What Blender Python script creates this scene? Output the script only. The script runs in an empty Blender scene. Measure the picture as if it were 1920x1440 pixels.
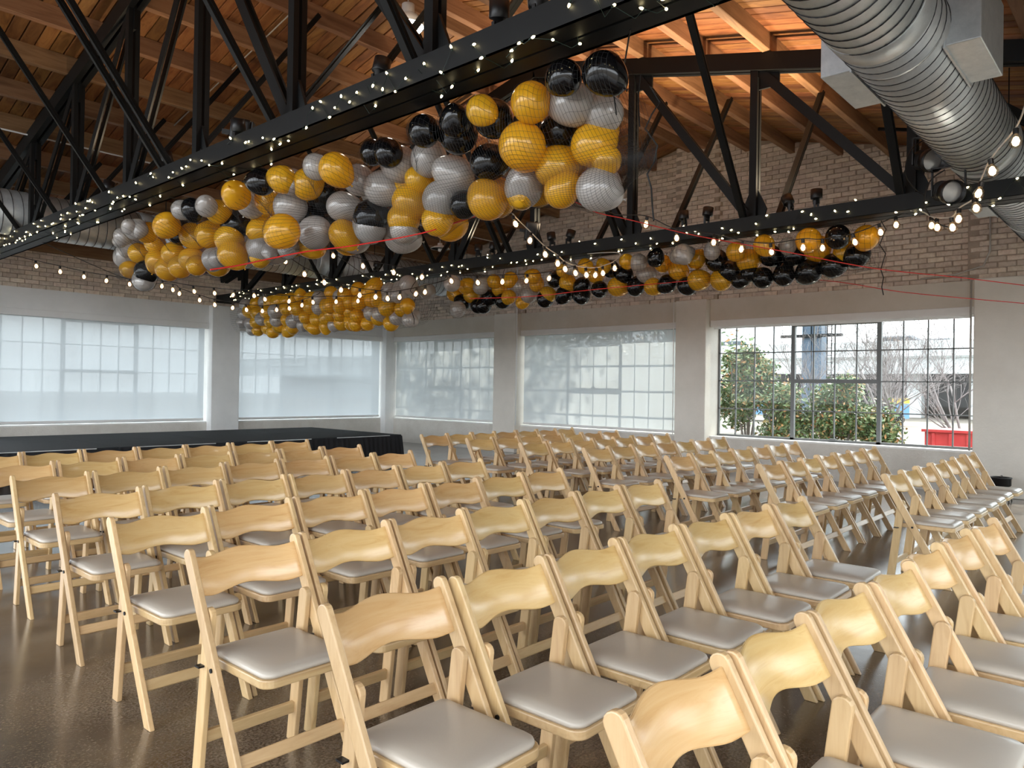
import bpy, math, random
from mathutils import Vector, Matrix
PI = math.pi
random.seed(11)
scene = bpy.context.scene
C = scene.collection

# ------------------------------------------------------------------ camera
CAM_R=[[0.666747, -0.745107, 0.016262], [-0.015795, 0.007688, 0.999846], [-0.745117, -0.666901, -0.006644]]
CAM_F=1405.17
cam_data = bpy.data.cameras.new('camera')
cam_data.sensor_width = 36.0
cam_data.lens = CAM_F / 1920.0 * 36.0
cam_data.clip_start = 0.05
cam_data.clip_end = 500
cam = bpy.data.objects.new('camera', cam_data)
C.objects.link(cam)
rx, ux, bx_ = CAM_R
cam.matrix_world = Matrix(((rx[0], ux[0], bx_[0], 0.0), (rx[1], ux[1], bx_[1], 0.0), (rx[2], ux[2], bx_[2], 1.38), (0, 0, 0, 1)))
scene.camera = cam

# ------------------------------------------------------------------ sky, sun, exposure
world = bpy.data.worlds.new('world')
scene.world = world
world.use_nodes = True
bg = world.node_tree.nodes['Background']
bg.inputs[0].default_value = (0.88, 0.94, 1.0, 1)
bg.inputs[1].default_value = 2.0
sun_data = bpy.data.lights.new('sun', 'SUN')
sun_data.energy = 2.3
sun_data.angle = math.radians(1.0)
sun_data.color = (1.0, 0.90, 0.76)
sun = bpy.data.objects.new('sun', sun_data)
C.objects.link(sun)
sun.rotation_euler = Vector((-1.9, 0.22, -1.5)).to_track_quat('-Z', 'Y').to_euler()
vs = scene.view_settings
vs.view_transform = 'Standard'
vs.look = 'None'
vs.exposure = 1.58
vs.gamma = 1.0
vs.use_curve_mapping = False
cy = scene.cycles
cy.max_bounces = 7; cy.diffuse_bounces = 4; cy.glossy_bounces = 2; cy.transmission_bounces = 3; cy.transparent_max_bounces = 10
cy.adaptive_threshold = 0.04

# ------------------------------------------------------------------ mesh helpers
class MB:
    def __init__(s):
        s.v = []; s.f = []
    def quad_strip(s, rings, closed=True, cap=True):
        b = len(s.v); n = len(rings[0])
        for r in rings: s.v += [tuple(p) for p in r]
        for i in range(len(rings) - 1):
            for j in range(n if closed else n - 1):
                k = (j + 1) % n
                s.f.append((b + i*n + j, b + i*n + k, b + (i+1)*n + k, b + (i+1)*n + j))
        if cap and closed:
            s.f.append(tuple(b + j for j in range(n - 1, -1, -1)))
            s.f.append(tuple(b + (len(rings)-1)*n + j for j in range(n)))
        return s
    def box(s, x0, x1, y0, y1, z0, z1):
        b = len(s.v)
        s.v += [(x0,y0,z0),(x1,y0,z0),(x1,y1,z0),(x0,y1,z0),(x0,y0,z1),(x1,y0,z1),(x1,y1,z1),(x0,y1,z1)]
        for q in ((0,3,2,1),(4,5,6,7),(0,1,5,4),(1,2,6,5),(2,3,7,6),(3,0,4,7)): s.f.append(tuple(b+i for i in q))
        return s
    def bar(s, p0, p1, w, h, side=(0,0,1)):
        """rectangular bar from p0 to p1; w across 'side', h across the third axis"""
        p0, p1 = Vector(p0), Vector(p1); d = (p1-p0).normalized()
        a = Vector(side); a = (a - d*a.dot(d))
        if a.length < 1e-5: a = Vector((1,0,0)) - d*d.x
        a.normalize(); c = d.cross(a)
        r = []
        for p in (p0, p1): r.append([p + a*(sx*w/2) + c*(sy*h/2) for sx, sy in ((-1,-1),(1,-1),(1,1),(-1,1))])
        return s.quad_strip(r)
    def tube(s, pts, r, n=6, cap=True):
        pts = [Vector(p) for p in pts]; rings = []
        ref = None
        for i, p in enumerate(pts):
            d = (pts[min(i+1, len(pts)-1)] - pts[max(i-1, 0)])
            if d.length < 1e-9: d = Vector((0,0,1))
            d.normalize()
            if ref is None:
                ref = Vector((0,0,1)) if abs(d.z) < .9 else Vector((1,0,0))
            a = ref - d*ref.dot(d); a.normalize(); ref = a; c = d.cross(a)
            rr = r[i] if isinstance(r, (list, tuple)) else r
            rings.append([p + a*(rr*math.cos(2*PI*k/n)) + c*(rr*math.sin(2*PI*k/n)) for k in range(n)])
        return s.quad_strip(rings, cap=cap)
    def lathe(s, prof, n=16, o=(0,0,0), cap=True):
        """profile of (radius, z) about the z axis"""
        return s.quad_strip([[(o[0]+r*math.cos(2*PI*k/n), o[1]+r*math.sin(2*PI*k/n), o[2]+z) for k in range(n)] for r, z in prof], cap=cap)
    def prism(s, poly, axis, a0, a1):
        """poly of 2-D points in the plane across 'axis', extruded a0..a1"""
        def P(p, a):
            if axis == 'x': return (a, p[0], p[1])
            if axis == 'y': return (p[0], a, p[1])
            return (p[0], p[1], a)
        return s.quad_strip([[P(p, a0) for p in poly], [P(p, a1) for p in poly]])
    def mesh(s, name, mat, smooth=False):
        m = bpy.data.meshes.new(name)
        m.from_pydata(s.v, [], s.f)
        if mat: m.materials.append(mat)
        import bmesh
        b = bmesh.new(); b.from_mesh(m); bmesh.ops.recalc_face_normals(b, faces=b.faces); b.to_mesh(m); b.free()
        if smooth: m.polygons.foreach_set('use_smooth', [True]*len(m.polygons))
        m.update()
        return m
    def build(s, name, mat, parent=None, smooth=False, loc=None):
        return put(name, s.mesh(name, mat, smooth), parent, loc)

def put(name, mesh, parent=None, loc=None):
    o = bpy.data.objects.new(name, mesh); C.objects.link(o)
    if parent is not None: o.parent = parent
    if loc is not None: o.location = loc
    return o
def bevel(o, w, seg=2, angle=40):
    m = o.modifiers.new('bevel', 'BEVEL'); m.width = w; m.segments = seg; m.limit_method = 'ANGLE'; m.angle_limit = math.radians(angle)
    return o
def bevel_mesh(me, w, seg=2):
    import bmesh
    b = bmesh.new(); b.from_mesh(me)
    es = [e for e in b.edges if len(e.link_faces) == 2 and e.calc_face_angle(0) > math.radians(40)]
    bmesh.ops.bevel(b, geom=es, offset=w, segments=seg, affect='EDGES', profile=0.5)
    b.to_mesh(me); b.free(); me.update()
    return me
def tag(o, label, cat, group=None, kind=None):
    if label: o['label'] = label
    if cat: o['category'] = cat
    if group: o['group'] = group
    if kind: o['kind'] = kind
    return o
def thing(name, label, cat, loc=(0,0,0), group=None, kind=None):
    o = bpy.data.objects.new(name, None); C.objects.link(o); o.location = loc
    o.empty_display_size = .1
    return tag(o, label, cat, group, kind)
def struct(o): o['kind'] = 'structure'; return o

# ------------------------------------------------------------------ materials
def new_mat(name, col=(.5,.5,.5), rough=.5, metal=0.0, **kw):
    m = bpy.data.materials.new(name); m.use_nodes = True
    p = m.node_tree.nodes['Principled BSDF']
    p.inputs['Base Color'].default_value = (*col, 1); p.inputs['Roughness'].default_value = rough; p.inputs['Metallic'].default_value = metal
    for k, v in kw.items(): p.inputs[k.replace('_', ' ')].default_value = v
    return m
class NT:
    def __init__(s, m): s.t = m.node_tree; s.n = s.t.nodes; s.p = s.n['Principled BSDF']
    def add(s, t, **kw):
        n = s.n.new(t)
        for k, v in kw.items():
            if k in ('operation','blend_type','data_type','noise_dimensions','feature','distance','wave_type','bands_direction','interpolation'): setattr(n, k, v)
            else: n.inputs[k.replace('_',' ')].default_value = v
        return n
    def link(s, a, b): s.t.links.new(a, b)
    def mapping(s, scale, coord='Object', rnd=0.0):
        tc = s.n.new('ShaderNodeTexCoord'); mp = s.n.new('ShaderNodeMapping'); mp.inputs['Scale'].default_value = scale
        src = tc.outputs[coord]
        if rnd:
            oi = s.n.new('ShaderNodeObjectInfo'); mu = s.n.new('ShaderNodeMath'); mu.operation = 'MULTIPLY'; mu.inputs[1].default_value = rnd
            s.link(oi.outputs['Random'], mu.inputs[0]); s.link(mu.outputs[0], mp.inputs['Location'])
        s.link(src, mp.inputs['Vector'])
        return mp.outputs[0]
    def ramp(s, fac, stops):
        r = s.n.new('ShaderNodeValToRGB'); e = r.color_ramp.elements
        while len(e) < len(stops): e.new(.5)
        for i, (pos, c) in enumerate(stops): e[i].position = pos; e[i].color = (*c, 1)
        s.link(fac, r.inputs[0]); return r.outputs[0]
    def bump(s, h, strength, dist=.01):
        b = s.n.new('ShaderNodeBump'); b.inputs['Strength'].default_value = strength; b.inputs['Distance'].default_value = dist
        s.link(h, b.inputs['Height']); s.link(b.outputs[0], s.p.inputs['Normal'])
    def mix(s, fac, a, b, blend='MIX'):
        m = s.n.new('ShaderNodeMix'); m.data_type = 'RGBA'; m.blend_type = blend
        for sock, v in ((m.inputs[0], fac), (m.inputs[6], a), (m.inputs[7], b)):
            if hasattr(v, 'is_output') or hasattr(v, 'links'): s.link(v, sock)
            else: sock.default_value = v if isinstance(v, float) else (*v, 1)
        return m.outputs[2]
    def hsv(s, col, rand_v=(.85,1.12), rand_h=None, island=False):
        """vary a colour per object (or per loose piece)"""
        if island: r = s.n.new('ShaderNodeNewGeometry').outputs['Random Per Island']
        else: r = s.n.new('ShaderNodeObjectInfo').outputs['Random']
        h = s.n.new('ShaderNodeHueSaturation')
        mr = s.n.new('ShaderNodeMapRange'); mr.inputs[3].default_value, mr.inputs[4].default_value = rand_v
        s.link(r, mr.inputs[0]); s.link(mr.outputs[0], h.inputs['Value'])
        if rand_h:
            f = s.n.new('ShaderNodeMath'); f.operation = 'MULTIPLY'; f.inputs[1].default_value = 7.31; s.link(r, f.inputs[0])
            f2 = s.n.new('ShaderNodeMath'); f2.operation = 'FRACT'; s.link(f.outputs[0], f2.inputs[0])
            m2 = s.n.new('ShaderNodeMapRange'); m2.inputs[3].default_value, m2.inputs[4].default_value = rand_h
            s.link(f2.outputs[0], m2.inputs[0]); s.link(m2.outputs[0], h.inputs['Hue'])
        s.link(col, h.inputs['Color'])
        return h.outputs[0]

def wood_mat(name, scale, stops, rough=.38, v=(.85,1.12), h=(.492,.502), bump=.12, coat=.25, warp=1.2):
    m = new_mat(name, rough=rough); t = NT(m)
    vec = t.mapping(scale, 'Object', rnd=31.0)
    n = t.add('ShaderNodeTexNoise', Scale=1.0, Detail=6.0, Roughness=.62, Distortion=warp); t.link(vec, n.inputs['Vector'])
    col = t.ramp(n.outputs[0], stops)
    t.link(t.hsv(col, v, h), t.p.inputs['Base Color'])
    t.bump(n.outputs[0], bump, .003)
    t.p.inputs['Coat Weight'].default_value = coat; t.p.inputs['Coat Roughness'].default_value = .25
    return m
BEECH = [(.25,(.45,.285,.125)),(.45,(.545,.37,.175)),(.6,(.59,.41,.205)),(.78,(.49,.32,.145))]
m_wood_v = wood_mat('beech_upright', (26,26,3.0), BEECH)
m_wood_h = wood_mat('beech_rail', (3.0,26,26), BEECH)
m_wood_back = wood_mat('beech_plywood', (2.6,12,30), [(.22,(.47,.275,.09)),(.42,(.575,.375,.15)),(.6,(.615,.42,.185)),(.8,(.51,.315,.115))], rough=.27, coat=.6, h=(.489,.503), warp=1.0)
m_cushion = new_mat('taupe_vinyl', (.46,.41,.345), .30)
t = NT(m_cushion); v_ = t.mapping((180,180,180)); n_ = t.add('ShaderNodeTexNoise', Scale=1.0, Detail=3.0); t.link(v_, n_.inputs['Vector']); t.bump(n_.outputs[0], .12, .002)
m_bolt = new_mat('black_bolt', (.012,.012,.013), .35, .6)

def floor_mat():
    m = new_mat('polished_concrete', rough=.2); t = NT(m)
    v = t.mapping((1,1,1))
    a = t.add('ShaderNodeTexNoise', Scale=.9, Detail=8.0, Roughness=.65, Distortion=.6); t.link(v, a.inputs['Vector'])
    b = t.add('ShaderNodeTexNoise', Scale=90.0, Detail=3.0, Roughness=.7); t.link(v, b.inputs['Vector'])
    c = t.add('ShaderNodeTexVoronoi', Scale=70.0); t.link(v, c.inputs['Vector'])
    base = t.ramp(a.outputs[0], [(.28,(.060,.045,.034)),(.5,(.12,.092,.068)),(.72,(.20,.16,.12))])
    fl = t.ramp(b.outputs[0], [(.40,(.45,.42,.40)),(.52,(1,1,1)),(.66,(1.5,1.45,1.35))])
    col = t.mix(1.0, base, fl, 'MULTIPLY')
    sp = t.ramp(c.outputs['Distance'], [(.0,(1,1,1)),(.09,(1,1,1)),(.12,(0,0,0))])
    sel = t.ramp(c.outputs['Color'], [(.86,(0,0,0)),(.9,(1,1,1))])
    f = t.mix(1.0, sp, sel, 'MULTIPLY')
    col = t.mix(f, col, (.32,.28,.23))
    t.link(col, t.p.inputs['Base Color'])
    r = t.add('ShaderNodeMapRange'); r.inputs[3].default_value = .10; r.inputs[4].default_value = .26
    t.link(a.outputs[0], r.inputs[0]); t.link(r.outputs[0], t.p.inputs['Roughness'])
    d = t.add('ShaderNodeTexNoise', Scale=7.0, Detail=2.0); t.link(v, d.inputs['Vector']); t.bump(d.outputs[0], .05, .02)
    t.p.inputs['Specular IOR Level'].default_value = .8; t.p.inputs['Coat Weight'].default_value = .45; t.p.inputs['Coat Roughness'].default_value = .24; t.p.inputs['Coat IOR'].default_value = 1.6
    return m
m_floor = floor_mat()

def paint_mat(name, col, col2, bump=.25, scale=6.0, rough=.6):
    m = new_mat(name, rough=rough); t = NT(m); v = t.mapping((1,1,1))
    a = t.add('ShaderNodeTexNoise', Scale=scale*.25, Detail=7.0, Roughness=.65); t.link(v, a.inputs['Vector'])
    b = t.add('ShaderNodeTexNoise', Scale=scale*5, Detail=5.0, Roughness=.6); t.link(v, b.inputs['Vector'])
    t.link(t.ramp(a.outputs[0], [(.3,col2),(.62,col)]), t.p.inputs['Base Color'])
    t.bump(b.outputs[0], bump, .012)
    return m
m_conc = paint_mat('painted_concrete', (.74,.70,.63), (.66,.62,.55))
m_concw = paint_mat('painted_concrete_white', (.82,.82,.80), (.74,.74,.72))
m_conc2 = paint_mat('painted_concrete_beam', (.68,.63,.55), (.61,.56,.47))
m_white = paint_mat('white_paint', (.82,.82,.80), (.76,.75,.73), .1)
m_sillwall = paint_mat('painted_brick_sill', (.70,.67,.61), (.60,.56,.50), .6, 9)
m_brick = new_mat('painted_brick', rough=.8); t = NT(m_brick)
v_ = t.mapping((1,1,1)); a_ = t.add('ShaderNodeTexNoise', Scale=14.0, Detail=6.0, Roughness=.7); t.link(v_, a_.inputs['Vector'])
c_ = t.ramp(a_.outputs[0], [(.3,(.60,.49,.39)),(.52,(.76,.65,.54)),(.7,(.82,.74,.63))])
t.link(t.hsv(c_, (.82,1.14), (.49,.508), island=True), t.p.inputs['Base Color']); t.bump(a_.outputs[0], .5, .012)
m_deck = new_mat('roof_deck_dark', (.02,.012,.008), .9)
m_mortar = paint_mat('mortar', (.48,.39,.31), (.38,.31,.24), .6, 20, .9)
m_brick_part = new_mat('painted_brick_single', rough=.8); t = NT(m_brick_part)
v_ = t.mapping((1,1,1), rnd=9.0); a_ = t.add('ShaderNodeTexNoise', Scale=14.0, Detail=6.0, Roughness=.7); t.link(v_, a_.inputs['Vector'])
c_ = t.ramp(a_.outputs[0], [(.3,(.60,.49,.39)),(.52,(.76,.65,.54)),(.7,(.82,.74,.63))])
t.link(t.hsv(c_, (.82,1.14), (.49,.508)), t.p.inputs['Base Color']); t.bump(a_.outputs[0], .5, .012)

ROOF = [(.2,(.065,.021,.006)),(.42,(.185,.070,.021)),(.6,(.275,.12,.038)),(.8,(.13,.045,.014))]
m_plank = wood_mat('roof_plank', (9,1.0,9), ROOF, rough=.6, v=(.62,1.3), h=(.488,.512), bump=.2, coat=0.0)
m_purlin = wood_mat('purlin_timber', (1.2,12,12), [(.2,(.13,.062,.028)),(.45,(.24,.125,.060)),(.62,(.31,.17,.085)),(.8,(.20,.098,.046))], rough=.65, v=(.8,1.2), h=(.49,.508), bump=.25, coat=0.0)
m_steel = new_mat('black_steel', (.005,.006,.0065), .55, .0, Specular_IOR_Level=.3); t = NT(m_steel); v_ = t.mapping((8,8,8)); n_ = t.add('ShaderNodeTexNoise', Scale=2.0, Detail=5.0); t.link(v_, n_.inputs['Vector']); t.bump(n_.outputs[0], .08, .004)
m_black = new_mat('black_plastic', (.008,.008,.009), .4)
m_duct = new_mat('galvanised_steel', (.56,.60,.62), .42, .45); t = NT(m_duct)
v_ = t.mapping((2,2,2)); n_ = t.add('ShaderNodeTexNoise', Scale=5.0, Detail=8.0, Roughness=.75); t.link(v_, n_.inputs['Vector'])
t.link(t.ramp(n_.outputs[0], [(.3,(.50,.545,.57)),(.7,(.70,.735,.75))]), t.p.inputs['Base Color'])
m_seam = new_mat('duct_seam', (.05,.055,.065), .5, .6)
m_frame = new_mat('window_steel', (.16,.17,.17), .5, .2)
m_pipe = new_mat('conduit', (.50,.48,.44), .5, .2)
m_stage = new_mat('stage_carpet', (.012,.015,.018), .85); t = NT(m_stage); v_ = t.mapping((60,60,60)); n_ = t.add('ShaderNodeTexNoise', Scale=2.0, Detail=4.0); t.link(v_, n_.inputs['Vector']); t.bump(n_.outputs[0], .4, .01)
m_skirt = new_mat('black_skirt_cloth', (.006,.006,.008), .8)
m_edge = new_mat('aluminium_edge', (.6,.6,.6), .35, .9)
m_gold = new_mat('gold_balloon', (.92,.52,.025), .24, .05); m_gold.node_tree.nodes['Principled BSDF'].inputs['Coat Weight'].default_value = .6; m_gold.node_tree.nodes['Principled BSDF'].inputs['Coat Roughness'].default_value = .12
m_silver = new_mat('silver_balloon', (.58,.55,.52), .26, .15, Coat_Weight=.6, Coat_Roughness=.12)
m_blackb = new_mat('black_balloon', (.004,.004,.005), .13)
for mm_, c in ((m_gold, (1.0,.60,.03)), (m_silver, (.72,.68,.64))):
    t = NT(mm_); tr = t.n.new('ShaderNodeBsdfTranslucent'); tr.inputs[0].default_value = (*c, 1)
    mx = t.n.new('ShaderNodeMixShader'); mx.inputs[0].default_value = .36
    t.link(t.p.outputs[0], mx.inputs[1]); t.link(tr.outputs[0], mx.inputs[2]); t.link(mx.outputs[0], t.n['Material Output'].inputs[0])
m_net = new_mat('black_net', (.01,.01,.01), .7)
m_green_wire = new_mat('green_wire', (.006,.022,.016), .5)
m_black_wire = new_mat('black_cord', (.008,.008,.008), .5)
m_white_wire = new_mat('white_cord', (.62,.60,.56), .5)
m_red = new_mat('red_cord', (.75,.03,.025), .5)
def emit_mat(name, col, st, sample=False):
    m = bpy.data.materials.new(name); m.use_nodes = True; t = m.node_tree
    t.nodes.remove(t.nodes['Principled BSDF']); e = t.nodes.new('ShaderNodeEmission'); e.inputs[0].default_value = (*col, 1); e.inputs[1].default_value = st
    t.links.new(e.outputs[0], t.nodes['Material Output'].inputs[0])
    if not sample: m.cycles.emission_sampling = 'NONE'
    return m
m_fairy = emit_mat('fairy_glow', (1.0,.83,.45), 4.5)
m_festoon = emit_mat('festoon_filament', (1.0,.66,.34), 3.2)
m_lamp_warm = emit_mat('uplight_glow', (1.0,.72,.38), 3.0)
m_lamp_white = emit_mat('highbay_glow', (1.0,.95,.85), 14.0, True)
def glass_mat(name, tint, gl=.10, rough=.02):
    m = bpy.data.materials.new(name); m.use_nodes = True; t = m.node_tree; t.nodes.remove(t.nodes['Principled BSDF'])
    tr = t.nodes.new('ShaderNodeBsdfTransparent'); tr.inputs[0].default_value = (*tint, 1)
    g = t.nodes.new('ShaderNodeBsdfGlossy'); g.inputs['Roughness'].default_value = rough
    lw = t.nodes.new('ShaderNodeFresnel'); lw.inputs[0].default_value = 1.45
    mu = t.nodes.new('ShaderNodeMath'); mu.operation = 'MULTIPLY'; mu.inputs[1].default_value = gl*10
    t.links.new(lw.outputs[0], mu.inputs[0])
    x = t.nodes.new('ShaderNodeMixShader'); t.links.new(mu.outputs[0], x.inputs[0]); t.links.new(tr.outputs[0], x.inputs[1]); t.links.new(g.outputs[0], x.inputs[2])
    t.links.new(x.outputs[0], t.nodes['Material Output'].inputs[0]); return m
m_glass = glass_mat('window_glass', (.96,.98,.97), .03)
m_bulb_glass = glass_mat('bulb_glass', (.98,.90,.80), .03, .1)
def blind_mat():
    m = bpy.data.materials.new('scrim_fabric'); m.use_nodes = True; t = m.node_tree; p = t.nodes['Principled BSDF']
    p.inputs['Base Color'].default_value = (.60,.64,.66,1); p.inputs['Roughness'].default_value = .9
    tl = t.nodes.new('ShaderNodeBsdfTranslucent'); tl.inputs[0].default_value = (.43,.465,.49,1)
    tr = t.nodes.new('ShaderNodeBsdfTransparent'); tr.inputs[0].default_value = (1,1,1,1)
    tc = t.nodes.new('ShaderNodeTexCoord'); mp = t.nodes.new('ShaderNodeMapping'); mp.inputs['Scale'].default_value = (1,1,.12)
    nz = t.nodes.new('ShaderNodeTexNoise'); nz.inputs['Scale'].default_value = 6; nz.inputs['Detail'].default_value = 5
    t.links.new(tc.outputs['Object'], mp.inputs[0]); t.links.new(mp.outputs[0], nz.inputs['Vector'])
    mr = t.nodes.new('ShaderNodeMapRange'); mr.inputs[3].default_value = .40; mr.inputs[4].default_value = .60; t.links.new(nz.outputs[0], mr.inputs[0])
    x1 = t.nodes.new('ShaderNodeMixShader'); t.links.new(mr.outputs[0], x1.inputs[0])
    t.links.new(p.outputs[0], x1.inputs[1]); t.links.new(tl.outputs[0], x1.inputs[2])
    x2 = t.nodes.new('ShaderNodeMixShader'); x2.inputs[0].default_value = .035
    t.links.new(x1.outputs[0], x2.inputs[1]); t.links.new(tr.outputs[0], x2.inputs[2])
    t.links.new(x2.outputs[0], t.nodes['Material Output'].inputs[0]); return m
m_blind = blind_mat()
# ------------------------------------------------------------------ the room
RIDGE = 6.56
XB, YA, YF, XR = 12.30, 15.24, -2.45, -5.0        # right wall, left wall, side wall, rear end
def board_z(y): return 5.98 - .24*abs(y - RIDGE)
def purlin_z(y): return 5.78 - .24*abs(y - RIDGE)

struct(MB().box(XR, 13.0, YF-.4, 16.0, -.12, 0).build('floor', m_floor))

# ceiling: deck with planks and purlins under it
mb = MB()
for sgn, ye in ((1, 16.1), (-1, -2.9)):
    y0, y1 = RIDGE, ye
    mb.quad_strip([[(x, y0, 6.02), (x, y1, board_z(y1)+.04), (x, y1, board_z(y1)+.14), (x, y0, 6.12)] for x in (XR, 12.85)])
ceiling = struct(mb.build('ceiling', m_deck))
pw, pitch = .139, .15
for sgn, ye in ((1, 16.05), (-1, -2.85)):
    z1 = board_z(ye)
    me = MB().quad_strip([[(-pw/2, RIDGE, 5.98), (pw/2, RIDGE, 5.98), (pw/2, RIDGE, 6.018), (-pw/2, RIDGE, 6.018)],
                          [(-pw/2, ye, z1), (pw/2, ye, z1), (pw/2, ye, z1+.038), (-pw/2, ye, z1+.038)]]).mesh('plank', m_plank)
    bevel_mesh(me, .006, 1)
    x = XR + .1
    while x < 12.8:
        put('plank', me, ceiling, (x, 0, random.uniform(-.004, .004)))
        x += pitch
for side in (1, -1):
    for k in range(12):
        y = 6.72 + .775*k if side > 0 else 6.42 - .775*k
        if y > 15.6 or y < -2.8: continue
        zb = purlin_z(y)
        me = MB().box(XR, XB+.12, -.045, .045, 0, .20 + .24*.045).mesh('purlin', m_purlin)
        bevel_mesh(me, .006, 1)
        put('purlin', me, ceiling, (0, y, zb))

# walls: columns, beams and sills of painted concrete, brick above
def wall(name, P, spans, cols, u0, u1, beam_mat, col_mat=None):
    """P(u, w, z) -> world; w grows outwards from the wall face"""
    def bx(u0, u1, w0, w1, z0, z1):
        a, b = P(u0, w0, z0), P(u1, w1, z1)
        return (min(a[0],b[0]), max(a[0],b[0]), min(a[1],b[1]), max(a[1],b[1]), z0, z1)
    sill = struct(MB().box(*bx(u0, u1, 0, .42, 0, .575)).build(name, m_sillwall))
    MB().box(*bx(u0, u1, -.02, .42, 2.64, 3.03)).build('lintel_beam', beam_mat, sill)
    MB().box(*bx(u0, u1, .02, .44, .575, .60)).build('sill', m_white, sill)
    for c0, c1 in cols:
        o = MB().box(*bx(c0, c1, -.18, .42, 0, 3.03)).build('column', col_mat or m_conc, sill); bevel(o, .012, 2)
    return sill, bx
PR = lambda u, w, z: (XB + w, u, z)
PL = lambda u, w, z: (u, YA + w, z)
PF = lambda u, w, z: (u, YF - w, z)
COLS_R = [(15.24,15.64),(10.76,11.41),(6.28,6.88),(1.55,2.19),(-2.85,-2.4)]
wall_right, bxr = wall('wall_right', PR, None, COLS_R, YF-.4, 15.64, m_conc2)
wall_side, bxf = wall('wall_side', PF, None, [(12.02,12.62),(7.45,8.07),(2.9,3.5)], 3.0, 12.7, m_conc2)
wall_left, bxl = wall('wall_left', PL, None, [(12.02,12.62),(7.45,8.07),(2.9,3.5),(-1.6,-1.0)], XR, 12.7, m_concw, m_concw)
MB().box(12.16,12.30,15.1,15.24,0,3.03).build('corner_post', m_white, wall_right)

# brick gable of the right wall: backing of mortar, the nearest bricks one by one
poly = [(YF-.4,3.03),(15.64,3.03),(15.64,board_z(15.64)+.05),(RIDGE,6.03),(YF-.4,board_z(YF-.4)+.05)]
gable = MB().prism(poly, 'x', XB+.055, XB+.42).build('gable_backing', m_mortar, wall_right)
BL, BH = .215, .068
brick_me = bevel_mesh(MB().box(0,.09,-BL/2,BL/2,-BH/2,BH/2).mesh('brick', m_brick_part), .008, 1)
cand = []
row = 0; z = 3.03 + BH/2 + .005
while z < 5.95:
    y = YF + (row % 2)*.1125
    while y < 15.3:
        if z + BH/2 < board_z(y) - .005:
            off = -.075 if (6.2 < y < 6.95 or 1.5 < y < 2.25 or 10.7 < y < 11.45) else 0
            cand.append((y + random.uniform(-.006,.006), z + random.uniform(-.004,.004), off + random.uniform(-.006,.008)))
        y += .225
    z += .0785; row += 1
def seen_size(c):
    d = 12.3*.745 + c[0]*.667
    inside = 1.6 < c[0] < 9.0 and c[1] < 5.5
    return (0 if inside else 100) + d
cand.sort(key=seen_size)
for y, z, dx in cand[:300]:
    o = put('brick', brick_me, wall_right, (XB + .035 + dx, y, z)); o.rotation_euler = (random.uniform(-.012,.012), 0, random.uniform(-.02,.02))
mb = MB()
for y, z, dx in cand[300:]:
    mb.box(XB+.035+dx, XB+.12, y-BL/2, y+BL/2, z-BH/2, z+BH/2)
for y0, y1 in ((6.2,6.95),(1.5,2.25),(10.7,11.45)):
    pass
o = mb.build('brickwork', m_brick, wall_right); o['kind'] = 'stuff'
mb = MB()
for y0, y1 in ((6.12,7.03),(1.42,2.33),(10.62,11.53)):
    zt = min(board_z(y0), board_z(y1))
    mb.box(XB-.02, XB+.06, y0+.03, y1-.03, 3.03, zt)
mb.build('pilaster_backing', m_mortar, wall_right)
# brick strip of the left wall
mb = MB(); MB().box(XR, 12.7, YA+.055, YA+.42, 3.03, board_z(YA)+.05).build('brick_backing', m_mortar, wall_left)
row = 0; z = 3.03 + BH/2 + .005
while z < 3.86:
    x = 0.5 + (row % 2)*.1125
    while x < 12.3:
        mb.box(x-BL/2, x+BL/2, YA+.035+random.uniform(-.006,.008), YA+.12, z-BH/2, z+BH/2); x += .225
    z += .0785; row += 1
o = mb.build('brickwork', m_brick, wall_left); o['kind'] = 'stuff'

MB().box(3.0, 12.7, YF-.42, YF-.02, 3.03, board_z(YF)+.03).build('brick_backing', m_brick, wall_side)
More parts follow.
